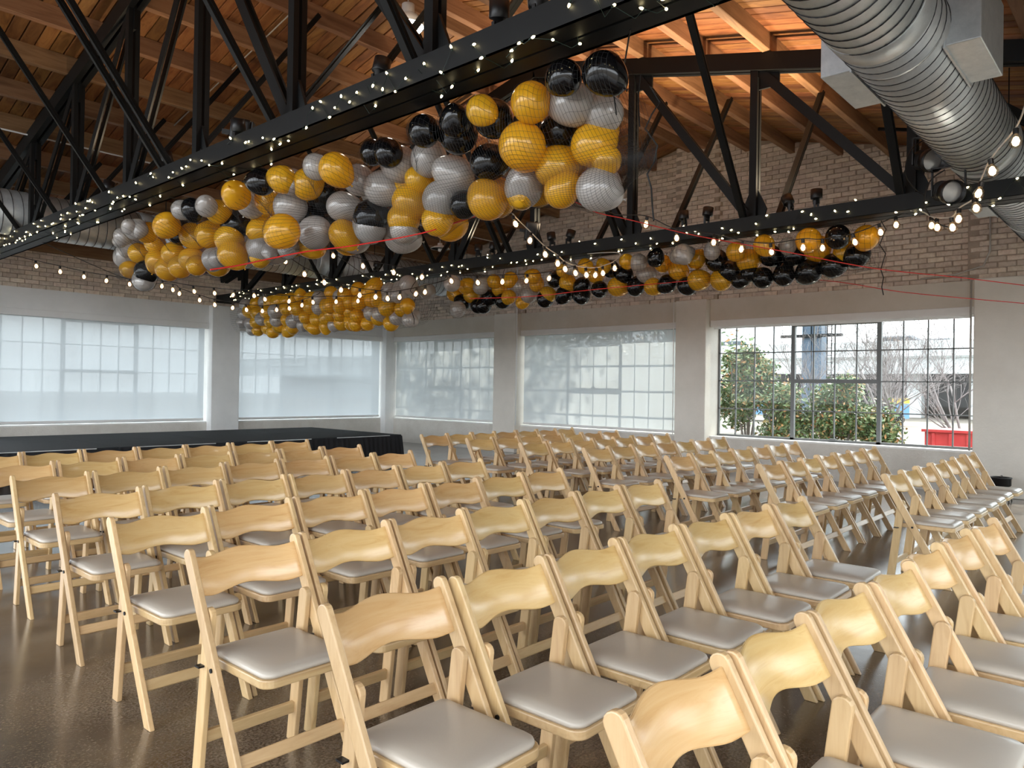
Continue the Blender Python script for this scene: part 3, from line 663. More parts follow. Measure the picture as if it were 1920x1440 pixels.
# ------------------------------------------------------------------ balloons and nets
import numpy as np
BALLOONS=[(1,'K',3.26,2.3,3.06,0.118,0),(1,'K',3.21,2.53,3.08,0.097,0),(1,'G',3.32,2.86,3.06,0.12,0),(1,'S',3.48,2.67,3.05,0.133,0),(1,'S',3.6,2.54,3.0,0.115,0),(1,'K',3.6,2.87,2.97,0.109,0),(1,'K',3.37,3.21,3.06,0.122,0),(1,'G',3.4,2.99,2.85,0.14,0),(1,'G',3.6,2.61,2.83,0.126,0),(1,'G',3.6,2.88,2.75,0.134,0),(1,'K',3.6,3.46,2.89,0.125,0),(1,'K',3.43,3.58,3.05,0.129,0),(1,'K',3.3,3.48,3.08,0.105,0),(1,'K',3.27,3.74,3.07,0.111,0),(1,'S',3.6,4.06,3.03,0.134,0),(1,'S',3.58,4.36,3.04,0.139,0),(1,'S',3.6,3.79,2.86,0.136,0),(1,'G',3.6,3.47,2.64,0.14,0),(1,'S',3.6,3.15,2.67,0.131,0),(1,'S',3.6,2.57,2.56,0.131,0),(1,'G',3.6,2.84,2.6,0.107,0),(1,'G',3.6,3.17,2.62,0.097,0),(1,'K',3.38,4.43,3.09,0.091,0),(1,'K',3.41,4.29,3.07,0.109,0),(1,'G',3.6,4.18,2.9,0.097,0),(1,'G',3.6,4.27,2.75,0.131,0),(1,'S',3.6,3.92,2.71,0.136,0),(1,'K',3.6,3.69,2.64,0.098,0),(1,'G',3.6,3.96,2.57,0.116,0),(1,'G',3.6,4.33,2.63,0.126,0),(1,'S',3.6,4.33,2.55,0.106,0),(1,'K',3.6,4.72,2.7,0.138,0),(1,'S',3.6,4.74,2.62,0.128,0),(1,'S',3.6,4.59,2.9,0.137,0),(1,'S',3.6,4.89,3.02,0.127,0),(1,'S',3.6,5.1,2.84,0.13,0),(1,'G',3.6,5.08,2.61,0.123,0),(1,'G',3.27,3.21,3.08,0.098,0),(1,'G',3.6,2.51,2.72,0.088,0),(1,'G',3.25,4.7,2.99,0.126,0),(1,'S',3.18,4.85,3.02,0.1,0),(1,'G',3.35,5.23,2.99,0.128,0),(1,'K',3.56,5.32,2.97,0.14,0),(1,'S',3.27,5.33,3.01,0.107,0),(1,'G',3.19,5.33,3.01,0.11,0),(1,'K',3.12,5.53,3.01,0.106,0),(1,'G',3.18,6.05,3.0,0.122,0),(1,'S',3.44,6.27,3.0,0.123,0),(1,'G',3.46,6.01,3.0,0.12,0),(1,'S',3.38,5.52,2.86,0.14,0),(1,'K',3.6,5.53,2.79,0.139,0),(1,'S',3.52,5.37,2.65,0.14,0),(1,'G',3.17,5.29,2.59,0.14,0),(1,'G',3.6,6.34,2.81,0.131,0),(1,'K',3.57,6.78,2.92,0.14,0),(1,'G',3.6,7.39,2.9,0.136,0),(1,'G',3.6,7.75,2.93,0.134,0),(1,'K',3.54,7.93,2.98,0.136,0),(1,'G',3.3,7.68,2.98,0.135,0),(1,'S',3.17,7.06,3.02,0.097,0),(1,'K',3.22,6.95,3.02,0.104,0),(1,'S',3.25,6.73,3.02,0.099,0),(1,'G',3.38,6.77,3.0,0.117,0),(1,'G',3.39,8.38,3.01,0.112,0),(1,'S',3.24,8.32,3.01,0.106,0),(1,'S',3.55,9.25,3.0,0.121,0),(1,'S',3.33,8.88,3.02,0.1,0),(1,'G',3.53,6.83,2.77,0.14,0),(1,'S',3.6,6.36,2.64,0.128,0),(1,'S',3.42,9.21,3.02,0.08,0),(1,'S',3.59,9.44,2.99,0.105,0),(1,'S',3.6,9.55,2.89,0.126,0),(1,'G',3.6,9.12,2.9,0.116,0),(1,'G',3.6,8.67,2.95,0.115,0),(1,'G',3.6,8.2,2.79,0.125,0),(1,'G',3.6,7.79,2.69,0.121,0),(1,'G',3.6,8.62,2.76,0.123,0),(1,'G',3.6,8.34,2.64,0.132,0),(1,'G',3.6,8.03,2.63,0.12,0),(1,'G',3.6,9.38,2.73,0.102,0),(1,'K',3.6,8.89,2.66,0.132,0),(1,'S',3.6,8.96,2.57,0.129,0),(1,'S',3.6,7.29,2.64,0.116,0),(1,'G',3.6,6.89,2.63,0.114,0),(1,'S',3.18,8.3,3.02,0.085,0),(1,'S',3.27,8.27,3.01,0.088,0),(1,'G',3.6,7.65,2.61,0.111,0),(1,'G',3.28,7.66,2.99,0.113,0),(1,'G',3.53,6.77,2.62,0.14,0),(1,'S',3.6,7.18,2.63,0.106,0),(1,'S',3.6,6.43,2.67,0.106,0),(1,'S',3.6,6.22,2.6,0.075,0),(1,'S',3.6,5.91,2.59,0.094,0),(1,'G',3.6,6.38,2.56,0.093,0),(2,'G',8.1,8.22,2.94,0.113,0),(2,'K',8.1,8.3,2.7,0.113,0),(2,'G',8.1,8.11,2.81,0.112,0),(2,'K',8.1,7.86,2.65,0.11,0),(2,'K',8.1,7.72,2.74,0.123,0),(2,'S',8.1,7.92,2.92,0.101,0),(2,'G',7.98,7.53,2.95,0.107,0),(2,'G',8.1,7.53,2.86,0.118,0),(2,'K',8.1,7.46,2.67,0.118,0),(2,'G',8.1,7.34,2.72,0.107,0),(2,'G',7.98,7.21,2.95,0.115,0),(2,'S',8.1,7.15,2.87,0.106,0),(2,'S',8.1,6.96,2.72,0.114,0),(2,'G',8.1,7.08,2.62,0.096,0),(2,'G',8.1,6.81,2.86,0.104,0),(2,'G',7.95,6.75,2.95,0.111,0),(2,'K',8.1,6.65,2.65,0.121,0),(2,'G',8.1,6.6,2.7,0.112,0),(2,'S',8.1,6.56,2.94,0.111,0),(2,'K',8.1,6.48,2.9,0.111,0),(2,'G',8.1,6.26,2.84,0.118,0),(2,'G',7.89,6.18,2.97,0.089,0),(2,'S',7.79,5.96,2.97,0.087,0),(2,'K',8.1,6.32,2.68,0.119,0),(2,'K',8.1,6.02,2.77,0.125,0),(2,'K',8.1,6.03,2.66,0.125,0),(2,'K',8.1,5.73,2.71,0.114,0),(2,'G',7.74,5.7,2.96,0.102,0),(2,'G',8.1,5.79,2.91,0.115,0),(2,'G',7.92,5.54,2.97,0.094,0),(2,'K',8.05,5.52,2.95,0.112,0),(2,'K',8.1,5.35,2.87,0.123,0),(2,'G',8.1,5.45,2.72,0.129,0),(2,'G',7.77,5.1,2.97,0.09,0),(2,'S',7.82,4.96,2.95,0.106,0),(2,'S',8.1,5.02,2.85,0.125,0),(2,'K',8.1,5.17,2.7,0.115,0),(2,'K',7.75,4.68,2.96,0.103,0),(2,'G',8.08,4.77,2.95,0.115,0),(2,'G',8.1,4.92,2.68,0.113,0),(2,'K',8.1,4.72,2.7,0.118,0),(2,'S',7.83,4.44,2.97,0.086,0),(2,'S',7.78,4.3,2.97,0.093,0),(2,'G',8.1,4.57,2.85,0.121,0),(2,'G',8.08,4.31,2.95,0.111,0),(2,'K',8.1,4.46,2.66,0.104,0),(2,'G',8.1,4.3,2.71,0.124,0),(2,'S',7.82,3.99,2.97,0.091,0),(2,'K',8.1,4.07,2.92,0.129,0),(2,'G',8.1,4.33,2.95,0.11,0),(2,'G',8.1,4.3,2.71,0.127,0),(2,'K',8.1,4.46,2.65,0.107,0),(2,'G',7.86,3.72,2.95,0.109,0),(2,'G',8.1,3.68,2.88,0.131,0),(2,'G',8.1,4.01,2.68,0.124,0),(2,'K',8.1,3.91,2.78,0.127,0),(2,'K',8.1,3.78,2.66,0.098,0),(2,'K',8.1,3.67,2.73,0.093,0),(2,'K',8.1,3.43,2.91,0.123,0),(2,'G',7.68,3.32,2.95,0.113,0),(2,'K',8.1,3.51,2.67,0.119,0),(2,'K',8.1,3.27,2.68,0.121,0),(2,'K',8.1,3.17,2.89,0.126,0),(2,'S',7.92,3.16,2.96,0.095,0),(2,'G',7.62,2.83,2.93,0.126,0),(2,'G',8.06,2.9,2.92,0.141,0),(2,'K',8.1,3.0,2.69,0.134,0),(2,'K',7.67,2.56,2.94,0.123,0),(2,'G',8.1,2.64,2.86,0.111,0),(2,'K',8.1,2.75,2.73,0.131,0),(2,'G',7.88,2.36,2.94,0.124,0),(2,'K',8.1,2.52,2.81,0.137,0),(2,'S',7.64,4.26,2.95,0.112,0),(2,'S',7.41,7.82,2.88,0.122,0),(2,'G',8.1,8.49,2.85,0.125,0),(2,'K',8.1,8.29,2.71,0.124,0),(2,'S',7.94,8.24,2.58,0.13,0),(2,'G',7.75,7.88,2.88,0.118,0),(2,'G',8.1,8.1,2.8,0.122,0),(2,'K',8.1,7.96,2.63,0.121,0),(2,'K',8.1,7.85,2.63,0.12,0),(2,'S',7.88,7.7,2.88,0.118,0),(3,'S',7.42,8.79,2.94,0.138,0),(3,'S',7.81,8.79,2.88,0.127,0),(3,'S',7.39,8.95,2.89,0.122,0),(3,'S',7.39,9.2,2.87,0.137,0),(3,'S',7.84,9.22,2.97,0.128,0),(3,'G',7.34,9.53,2.94,0.139,0),(3,'G',7.34,9.69,2.88,0.123,0),(3,'G',7.36,9.96,2.95,0.127,0),(3,'G',7.33,10.27,2.87,0.134,0),(3,'S',7.36,10.47,2.87,0.116,0),(3,'G',7.76,10.49,2.96,0.139,0),(3,'G',7.36,10.71,2.95,0.118,0),(3,'S',7.32,11.0,2.88,0.124,0),(3,'G',7.78,11.0,2.92,0.123,0),(3,'G',7.34,11.16,2.88,0.132,0),(3,'G',7.44,11.45,2.91,0.121,0),(3,'G',7.37,11.65,2.96,0.116,0),(3,'G',7.41,11.98,2.93,0.135,0),(3,'G',7.42,12.16,2.92,0.14,0),(3,'S',7.79,12.18,2.94,0.127,0),(3,'G',7.37,12.39,2.91,0.14,0),(3,'G',7.36,12.63,2.9,0.135,0),(3,'S',7.41,12.93,2.94,0.134,0),(3,'G',7.38,13.19,2.94,0.122,0),(3,'S',7.32,13.41,2.9,0.132,0),(3,'S',7.42,13.63,2.93,0.133,0),(3,'S',7.34,8.92,2.79,0.128,0),(3,'S',7.34,9.14,2.76,0.119,0),(3,'G',7.33,9.39,2.75,0.133,0),(3,'G',7.34,9.58,2.76,0.131,0),(3,'G',7.27,9.81,2.72,0.12,0),(3,'G',7.31,10.11,2.75,0.121,0),(3,'G',7.29,10.33,2.7,0.136,0),(3,'G',7.27,10.59,2.72,0.13,0),(3,'G',7.36,10.84,2.73,0.119,0),(3,'S',7.38,11.09,2.73,0.137,0),(3,'G',7.33,11.28,2.75,0.137,0),(3,'G',7.29,11.61,2.73,0.139,0),(3,'G',7.38,11.81,2.73,0.123,0),(3,'G',7.32,12.02,2.75,0.126,0),(3,'S',7.26,12.3,2.72,0.138,0),(3,'G',7.28,12.59,2.72,0.13,0),(3,'G',7.35,12.75,2.77,0.123,0),(3,'G',7.32,13.03,2.73,0.134,0),(3,'G',7.31,13.32,2.78,0.129,0),(3,'S',7.33,13.55,2.75,0.127,0),(3,'G',7.36,8.73,2.61,0.117,0),(3,'G',7.45,8.96,2.58,0.129,0),(3,'G',7.35,9.21,2.61,0.135,0),(3,'S',7.46,9.51,2.53,0.136,0),(3,'S',7.43,9.69,2.56,0.138,0),(3,'G',7.36,9.99,2.53,0.118,0),(3,'G',7.41,10.24,2.62,0.118,0),(3,'G',7.4,10.51,2.57,0.116,0),(3,'G',7.4,10.75,2.59,0.131,0),(3,'G',7.43,10.96,2.54,0.121,0),(3,'G',7.43,11.22,2.54,0.132,0),(3,'G',7.37,11.48,2.58,0.123,0),(3,'S',7.35,11.66,2.63,0.132,0),(3,'S',7.42,11.97,2.54,0.131,0),(3,'G',7.41,12.16,2.57,0.118,0),(3,'S',7.39,12.46,2.58,0.13,0),(3,'G',7.35,12.62,2.55,0.116,0),(3,'S',7.34,12.91,2.62,0.13,0),(3,'G',7.36,13.13,2.57,0.125,0),(3,'S',7.37,13.37,2.56,0.121,0),(3,'S',7.38,13.69,2.6,0.132,0),(3,'S',7.75,13.67,2.56,0.132,0),(3,'S',7.48,8.82,2.41,0.117,0),(3,'S',7.49,9.14,2.46,0.119,0),(3,'S',7.79,9.11,2.49,0.115,0),(3,'G',7.55,9.35,2.39,0.129,0),(3,'G',7.47,9.56,2.48,0.127,0),(3,'G',7.47,9.84,2.4,0.121,0),(3,'G',7.46,10.14,2.41,0.128,0),(3,'G',7.5,10.3,2.44,0.138,0),(3,'G',7.73,10.29,2.44,0.127,0),(3,'G',7.51,10.6,2.46,0.138,0),(3,'S',7.49,10.79,2.42,0.117,0),(3,'G',7.48,11.03,2.41,0.117,0),(3,'G',7.47,11.34,2.39,0.12,0),(3,'G',7.51,11.55,2.47,0.129,0),(3,'S',7.53,11.8,2.47,0.131,0),(3,'G',7.49,12.09,2.43,0.118,0),(3,'G',7.54,12.28,2.4,0.134,0),(3,'G',7.48,12.53,2.48,0.139,0),(3,'G',7.5,12.77,2.39,0.13,0),(3,'G',7.52,13.0,2.46,0.126,0),(3,'G',7.5,13.32,2.44,0.126,0),(3,'S',7.52,13.57,2.45,0.118,0),(1,'G',3.81,5.87,2.66,0.135,1),(1,'K',3.77,4.73,3.0,0.135,1),(1,'S',3.84,7.57,2.79,0.135,1),(1,'G',3.78,2.71,2.99,0.135,1),(1,'S',3.83,6.51,2.67,0.135,1),(1,'G',3.87,3.06,2.73,0.135,1),(1,'G',3.75,6.56,2.91,0.135,1),(1,'G',3.89,5.42,2.65,0.135,1),(1,'G',3.87,6.27,2.72,0.135,1),(1,'S',3.82,7.75,2.82,0.135,1),(1,'G',3.8,7.6,2.65,0.135,1),(1,'S',3.84,3.12,2.89,0.135,1),(1,'S',3.8,2.7,2.64,0.135,1),(1,'G',3.88,3.66,2.76,0.135,1),(1,'S',3.83,6.79,2.75,0.135,1),(1,'G',3.86,7.81,3.01,0.135,1),(1,'K',3.81,5.71,2.83,0.135,1),(1,'K',3.88,4.5,2.8,0.135,1),(1,'G',3.83,4.07,2.6,0.135,1),(1,'G',3.76,2.92,2.74,0.135,1),(1,'S',3.88,4.69,2.59,0.135,1),(1,'G',3.78,3.18,2.72,0.135,1),(1,'G',3.82,6.03,2.97,0.135,1),(1,'S',3.74,4.43,2.78,0.135,1),(1,'S',3.58,5.87,2.78,0.135,1),(1,'S',3.79,7.07,2.96,0.135,1),(1,'G',3.8,4.16,2.97,0.135,1),(1,'G',3.73,4.41,2.95,0.135,1),(1,'S',3.78,4.89,2.97,0.135,1),(1,'S',3.88,6.35,2.98,0.135,1),(1,'S',3.79,5.19,2.63,0.135,1),(1,'G',3.64,5.7,2.84,0.135,1),(1,'G',3.81,5.87,2.93,0.135,1),(1,'G',3.85,4.24,2.8,0.135,1),(1,'G',3.77,3.54,2.69,0.135,1),(1,'G',3.8,7.23,2.78,0.135,1)]
def balloon_mesh(name, mat):
    prof = []
    for i in range(17):
        a = PI*i/16; z = math.cos(a); r = math.sin(a)
        if z < 0: z *= 1.22; r *= 1 - .10*min(1, (-z))
        prof.append((max(r, .001), z))
    return MB().lathe(prof, 26).mesh(name, mat, True)
def knot_mesh(name, mat):
    return MB().lathe([(.02,-1.19),(.045,-1.22),(.05,-1.25),(.03,-1.275),(.075,-1.33),(.09,-1.345),(.02,-1.34)], 10).mesh(name, mat, True)
BM = {'G': (balloon_mesh('gold_balloon', m_gold), knot_mesh('knot', m_gold), 'gold'),
      'S': (balloon_mesh('silver_balloon', m_silver), knot_mesh('knot', m_silver), 'silver'),
      'K': (balloon_mesh('black_balloon', m_blackb), knot_mesh('knot', m_blackb), 'black')}
WHERE = {1: 'in the large netted cluster under the nearest truss', 2: 'in the netted cluster under the right half of the farther truss', 3: 'in the netted cluster under the left half of the farther truss'}
GRP = {1: 'balloons under the nearest truss', 2: 'balloons under the right half of the farther truss', 3: 'balloons under the left half of the farther truss'}
random.seed(3)
ONES = ['','first','second','third','fourth','fifth','sixth','seventh','eighth','ninth','tenth','eleventh','twelfth','thirteenth','fourteenth','fifteenth','sixteenth','seventeenth','eighteenth','nineteenth']
def ordinal(n):
    if n < 20: return ONES[n]
    t_ = {2:'twent',3:'thirt',4:'fort',5:'fift'}[n//10]
    return t_ + 'ieth' if n % 10 == 0 else t_ + 'y-' + ONES[n % 10]
def px_x(x, y, z):
    v = Vector((x, y, z-1.38)); return v.dot(Vector(CAM_R[0])) / -v.dot(Vector(CAM_R[2]))
NEAR = {1: 'cluster under the nearest truss', 2: 'right cluster under the farther truss'}
rank = {}
for cl in (1, 2):
    for c in 'GSK':
        q = sorted([b for b in BALLOONS if b[0] == cl and b[1] == c and b[6] == 0], key=lambda b: -px_x(*b[2:5]))
        for k, b in enumerate(q): rank[b] = k + 1
for b in BALLOONS:
    cl, c, x, y, z, r, fill = b
    me, kn, nm = BM[c]
    o = put('%s_balloon' % nm, me, None, (x, y, z))
    if b in rank: lab = '%s balloon, %s %s one from the right, %s' % (nm, ordinal(rank[b]), nm, NEAR[cl])
    elif fill: lab = 'half-hidden %s balloon deep inside the netted cluster under the nearest truss' % nm
    else: lab = 'small %s balloon %s' % (nm, WHERE[cl])
    tag(o, lab, 'balloon', ('half-hidden %s %s' if fill else '%s %s') % (nm, GRP[cl]))
    s = r*random.uniform(.98, 1.05); o.scale = (s*random.uniform(.97,1.0), s*random.uniform(.97,1.0), s*random.uniform(.98,1.04))
    ax = Vector((random.uniform(-.5,1), random.uniform(-1,1), random.uniform(-.8,.8))).normalized()
    o.rotation_euler = ax.to_track_quat('-Z', 'Y').to_euler()
    if cl < 3 or random.random() < .4: put('knot', kn, o)

def net(cl, cell, wd, label, zc, tie_z):
    b = np.array([q[2:6] for q in BALLOONS if q[0] == cl], dtype=float)
    xc = float(np.median(b[:,0]))
    y0 = float((b[:,1]-b[:,3]*.7).min()); y1 = float((b[:,1]+b[:,3]*.7).max())
    ny = int((y1-y0)/cell); nt = int(2*PI*.42/cell)
    ys = np.linspace(y0, y1, ny+1); th = np.linspace(0, 2*PI, nt, endpoint=False)
    R = np.full((ny+1, nt), .06)
    ct, sn = np.cos(th), np.sin(th)
    for bx2, by2, bz2, br in b:
        dy = ys - by2; m = np.abs(dy) < br*1.03
        rho2 = (br*1.03)**2 - dy**2
        cx, cz = bx2-xc, bz2-zc
        for i in np.nonzero(m)[0]:
            bb = cx*ct + cz*sn; disc = bb*bb - (cx*cx+cz*cz-rho2[i])
            ok = disc > 0
            t_ = np.where(ok, bb + np.sqrt(np.maximum(disc, 0)), 0)
            R[i] = np.maximum(R[i], t_)
    O = R.copy()
    for it in range(70):
        av = .25*(np.roll(R,1,1)+np.roll(R,-1,1)+np.vstack([R[:1],R[:-1]])+np.vstack([R[1:],R[-1:]]))
        R = np.maximum(O, av)
    R += .006
    V = []; Fq = []
    def strip(A, Bq, closed):
        s = sum(len(q) for q in V); n = len(A)
        V.append(A); V.append(Bq)
        i = np.arange(n if closed else n-1); j = (i+1) % n
        Fq.append(np.stack([s+i, s+j, s+n+j, s+n+i], 1))
    for i in range(ny+1):
        p = lambda dy: np.stack([xc+R[i]*ct, np.full(nt, ys[i]+dy), zc+R[i]*sn], 1)
        strip(p(-wd/2), p(wd/2), True)
    for j in range(nt):
        tx, tz = -sn[j]*wd/2, ct[j]*wd/2
        bx3 = xc+R[:,j]*ct[j]; bz3 = zc+R[:,j]*sn[j]
        strip(np.stack([bx3-tx, ys, bz3-tz], 1), np.stack([bx3+tx, ys, bz3+tz], 1), False)
    V = np.concatenate(V); Fq = np.concatenate(Fq)
    me = bpy.data.meshes.new('netting'); me.vertices.add(len(V)); me.vertices.foreach_set('co', V.ravel())
    me.loops.add(Fq.size); me.loops.foreach_set('vertex_index', Fq.ravel().astype(np.int32))
    me.polygons.add(len(Fq)); me.polygons.foreach_set('loop_start', np.arange(0, Fq.size, 4, dtype=np.int32)); me.update(); me.validate()
    me.materials.append(m_net)
    root = thing('balloon_net', label, 'net', (xc, y0, zc), 'nets holding the balloons')
    o = put('netting', me, root, (-xc, -y0, -zc))
    k = 0
    for f in (.02, .2, .4, .6, .8, .98):
        y = y0 + (y1-y0)*f; i = int(f*ny); top = zc + R[i][nt//4]
        for sx in (-.12, .12):
            pts = [(xc+sx, y, top-.03), (xc+sx*1.1, y+.02, (top+tie_z)/2), (xc+sx, y, tie_z)]
            q = MB().tube(pts, .004, 5).build('hanging_cord', m_net, root); q.location = (-xc, -y0, -zc)
    # end drawstring
    q = MB().tube([(xc+.05*math.sin(i*1.7), y0-.01+.02*math.cos(i*2.3), zc+.38-.75*i/9) for i in range(10)], .005, 5).build('draw_cord', m_net, root); q.location = (-xc,-y0,-zc)
net(1, .024, .0018, 'black mesh net around the balloons under the nearest truss', 2.70, ZB1+.01)
net(2, .05, .0022, 'black mesh net around the balloons at the right of the farther truss', 2.76, ZB2+.01)
net(3, .065, .0026, 'black mesh net around the balloons near the room corner', 2.70, ZB2+.01)

# ------------------------------------------------------------------ fairy lights
bulb_me = MB().lathe([(.001,.0),(.006,.002),(.0085,.010),(.0075,.018),(.003,.026),(.001,.028)], 8).mesh('bulb', m_fairy, True)
sock_me = MB().lathe([(.004,-.020),(.0055,-.018),(.0055,.0),(.004,.002)], 6).mesh('socket', m_green_wire)
def fairy(X, zb, y0, y1, n, seed, label, sc=1.0, side=-1):
    rnd = random.Random(seed)
    root = thing('fairy_light_string', label, 'string lights', (X, y0, zb), 'fairy lights on the trusses')
    pts = []; bulbs = []
    for i in range(n):
        y = y0 + (y1-y0)*(i+rnd.uniform(-.3,.3))/n
        k = rnd.random()
        if k < .34: p = (X+side*.175, y, zb+rnd.uniform(.02,.13))
        elif k < .62: p = (X+rnd.uniform(-.15,.15), y, zb-.018)
        elif k < .8: p = (X+side*.17, y, zb-.012)
        else: p = (X+rnd.uniform(-.12,.12), y, zb+.165)
        pts.append(p); bulbs.append(p)
        if rnd.random() < .5: pts.append((p[0]+side*.02, y+(y1-y0)/n*.4, p[2]-rnd.uniform(.01,.05)))
    w = MB().tube(pts, .0022*sc, 4).build('wire', m_green_wire, root); w.location = (-X, -y0, -zb)
    for p in bulbs:
        o = put('bulb', bulb_me, root, (p[0]-X, p[1]-y0, p[2]-zb)); o.scale = (sc,)*3
        o.rotation_euler = (rnd.uniform(-2.6,2.6), rnd.uniform(-1,1), 0)
        put('socket', sock_me, o)
    return root
fairy(T1, ZB1, 1.35, 7.6, 75, 1, 'warm fairy lights on green wire along the nearest truss, right stretch', .85)
fairy(T1, ZB1, 7.6, 14.4, 120, 2, 'warm fairy lights on green wire along the nearest truss, left stretch', .9)
fairy(T2, ZB2, .9, 8.2, 80, 3, 'warm fairy lights along the farther truss, right stretch', .95)
fairy(T2, ZB2, 8.2, 14.6, 95, 4, 'warm fairy lights along the farther truss, left stretch by the corner', 1.0)

# ------------------------------------------------------------------ festoon strings with round bulbs
STRANDS={'S1':[(5.27,0.7,3.07),(5.57,0.79,3.03),(5.81,0.96,2.93),(6.1,1.07,2.86),(6.41,1.16,2.82),(6.65,1.31,2.81),(6.95,1.42,2.81),(7.19,1.58,2.87),(7.48,1.69,2.95),(7.73,1.84,3.07)],'S2':[(7.84,1.87,3.11),(7.74,2.05,3.05),(7.69,2.18,2.99),(7.57,2.38,2.9),(7.42,2.62,2.85),(7.34,2.78,2.86),(7.17,3.03,2.82),(7.02,3.26,2.85),(6.88,3.49,2.92),(6.67,3.79,2.97),(6.51,4.04,3.11),(6.27,4.38,3.22)],'S3':[(5.16,4.71,3.07),(5.34,4.79,3.01),(5.59,4.79,2.89),(5.82,4.8,2.79),(6.05,4.81,2.73),(6.24,4.87,2.7),(6.46,4.9,2.69),(6.69,4.92,2.7),(6.91,4.94,2.73),(7.11,4.99,2.78),(7.35,4.99,2.87),(7.53,5.06,3.0)],'S4':[(5.49,8.25,3.17),(5.57,8.09,3.09),(5.8,7.77,2.96),(6.04,7.45,2.88),(6.26,7.15,2.82),(6.47,6.86,2.77),(6.66,6.58,2.75),(6.85,6.31,2.76),(7.02,6.06,2.77),(7.18,5.82,2.8),(7.44,5.46,2.91)],'S5':[(4.76,8.16,3.01),(4.9,8.11,2.93),(5.1,8.0,2.79),(5.3,7.88,2.7),(5.49,7.78,2.62),(5.69,7.67,2.57),(5.87,7.58,2.56),(6.01,7.53,2.55),(6.17,7.47,2.58),(6.35,7.36,2.63),(6.48,7.34,2.67),(6.72,7.17,2.77)],'S6':[(3.32,13.07,3.21),(3.58,12.81,3.15),(3.83,12.57,3.08),(4.08,12.33,3.01),(4.32,12.1,2.96),(4.56,11.88,2.92),(4.9,11.53,2.9),(5.23,11.2,2.83),(5.45,10.99,2.81),(5.67,10.79,2.79),(5.88,10.59,2.79),(6.0,10.49,2.74),(6.27,10.23,2.72),(6.52,9.98,2.71),(6.78,9.73,2.73),(7.02,9.5,2.75),(7.3,9.22,2.87)],'S7':[(4.58,11.97,2.92),(5.05,11.51,2.86),(5.15,11.49,2.81),(5.38,11.32,2.72),(5.56,11.2,2.66),(5.78,11.03,2.62),(5.94,10.93,2.6),(6.14,10.79,2.59),(6.32,10.68,2.62),(6.48,10.58,2.65),(6.65,10.47,2.71),(6.87,10.3,2.84)]}
REDCORDS=[[(1.99,4.06,2.02),(2.2,4.13,2.08),(2.41,4.2,2.15),(2.69,4.19,2.24),(3.01,4.12,2.32),(3.44,3.94,2.45),(3.79,3.85,2.6),(4.1,3.8,2.72),(4.41,3.76,2.82),(4.76,3.66,2.89),(5.07,3.62,2.85),(5.41,3.53,2.84),(5.96,3.22,2.76),(6.73,2.67,2.66),(7.46,2.15,2.56),(8.22,1.6,2.52),(8.9,1.14,2.48)],[(6.49,6.53,2.48),(6.94,5.88,2.51),(7.29,5.34,2.58),(7.84,4.58,2.67),(8.37,3.83,2.74),(8.94,3.04,2.69),(9.41,2.37,2.56),(10.23,1.3,2.44)]]
fb_glass = MB().lathe([(.012,.0),(.018,-.012),(.031,-.032),(.038,-.055),(.034,-.076),(.02,-.090),(.001,-.094)], 14).mesh('bulb', m_bulb_glass, True)
fb_glow = MB().lathe([(.001,-.018),(.014,-.026),(.023,-.052),(.016,-.074),(.001,-.082)], 8).mesh('filament', m_festoon, True)
fb_sock = MB().lathe([(.008,.034),(.017,.030),(.017,.0),(.014,-.006)], 10).mesh('socket', m_black)
SLAB = {'S1': 'festoon string of round bulbs hanging beside the silver duct', 'S2': 'festoon string of round bulbs across the right balloon cluster', 'S3': 'white festoon cord sagging in a loop below the nearest balloons', 'S4': 'festoon string crossing in front of the middle of the farther truss', 'S5': 'festoon string sagging in front of the corner balloon cluster', 'S6': 'long festoon string along the left wall brickwork', 'S7': 'short lower festoon string beside the left wall column'}
def catmull(P, n=6):
    P = [Vector(p) for p in P]; out = []
    for i in range(len(P)-1):
        a, b, c, d = P[max(i-1,0)], P[i], P[i+1], P[min(i+2,len(P)-1)]
        for k in range(n):
            t = k/n; out.append(.5*((2*b) + (c-a)*t + (2*a-5*b+4*c-d)*t*t + (3*b-a-3*c+d)*t**3))
    out.append(P[-1]); return out
ANCH = {'S1': (None, (T2-.1,1.9,ZB2)), 'S2': ((T2-.1,1.9,ZB2), (T1+.1,2.1,ZB1)), 'S3': ((T1+.2,3.3,ZB1), (T2-.1,5.6,ZB2)), 'S4': ((T2-.1,9.9,ZB2), (T2-.1,5.3,ZB2)), 'S5': ((T1+.1,7.4,ZB1), (T2-.1,8.3,ZB2)), 'S6': ((T1+.1,13.6,ZB1), (T2-.1,10.4,ZB2)), 'S7': ((T1+.1,11.2,ZB1), (T2-.1,12.0,ZB2))}
for k, pts in STRANDS.items():
    o0 = Vector(pts[0])
    root = thing('festoon_string', SLAB[k], 'string lights', pts[0], 'festoon strings with round bulbs')
    wp = [Vector(p) + Vector((0,0,.036)) for p in pts]
    a0, a1 = ANCH[k]
    if a0: wp.insert(0, Vector(a0))
    if a1: wp.append(Vector(a1))
    w = MB().tube(catmull(wp), .006 if k in ('S1','S3') else .005, 5).build('cord', m_white_wire if k in ('S1','S3') else m_black_wire, root); w.location = -o0
    for p in pts[1:-1]:
        b = put('bulb', fb_glass, root, Vector(p)-o0); b.rotation_euler = (random.uniform(-.3,.3), random.uniform(-.3,.3), 0)
        put('socket', fb_sock, b); put('filament', fb_glow, b)
for i, pts in enumerate(REDCORDS):
    o = MB().tube(catmull(pts), .0045, 5).build('red_twine', m_red); 
    tag(o, ('thin red twine running under the nearest balloons towards the right column', 'thin red twine strung below the right balloon cluster')[i], 'twine', 'red twine lines')

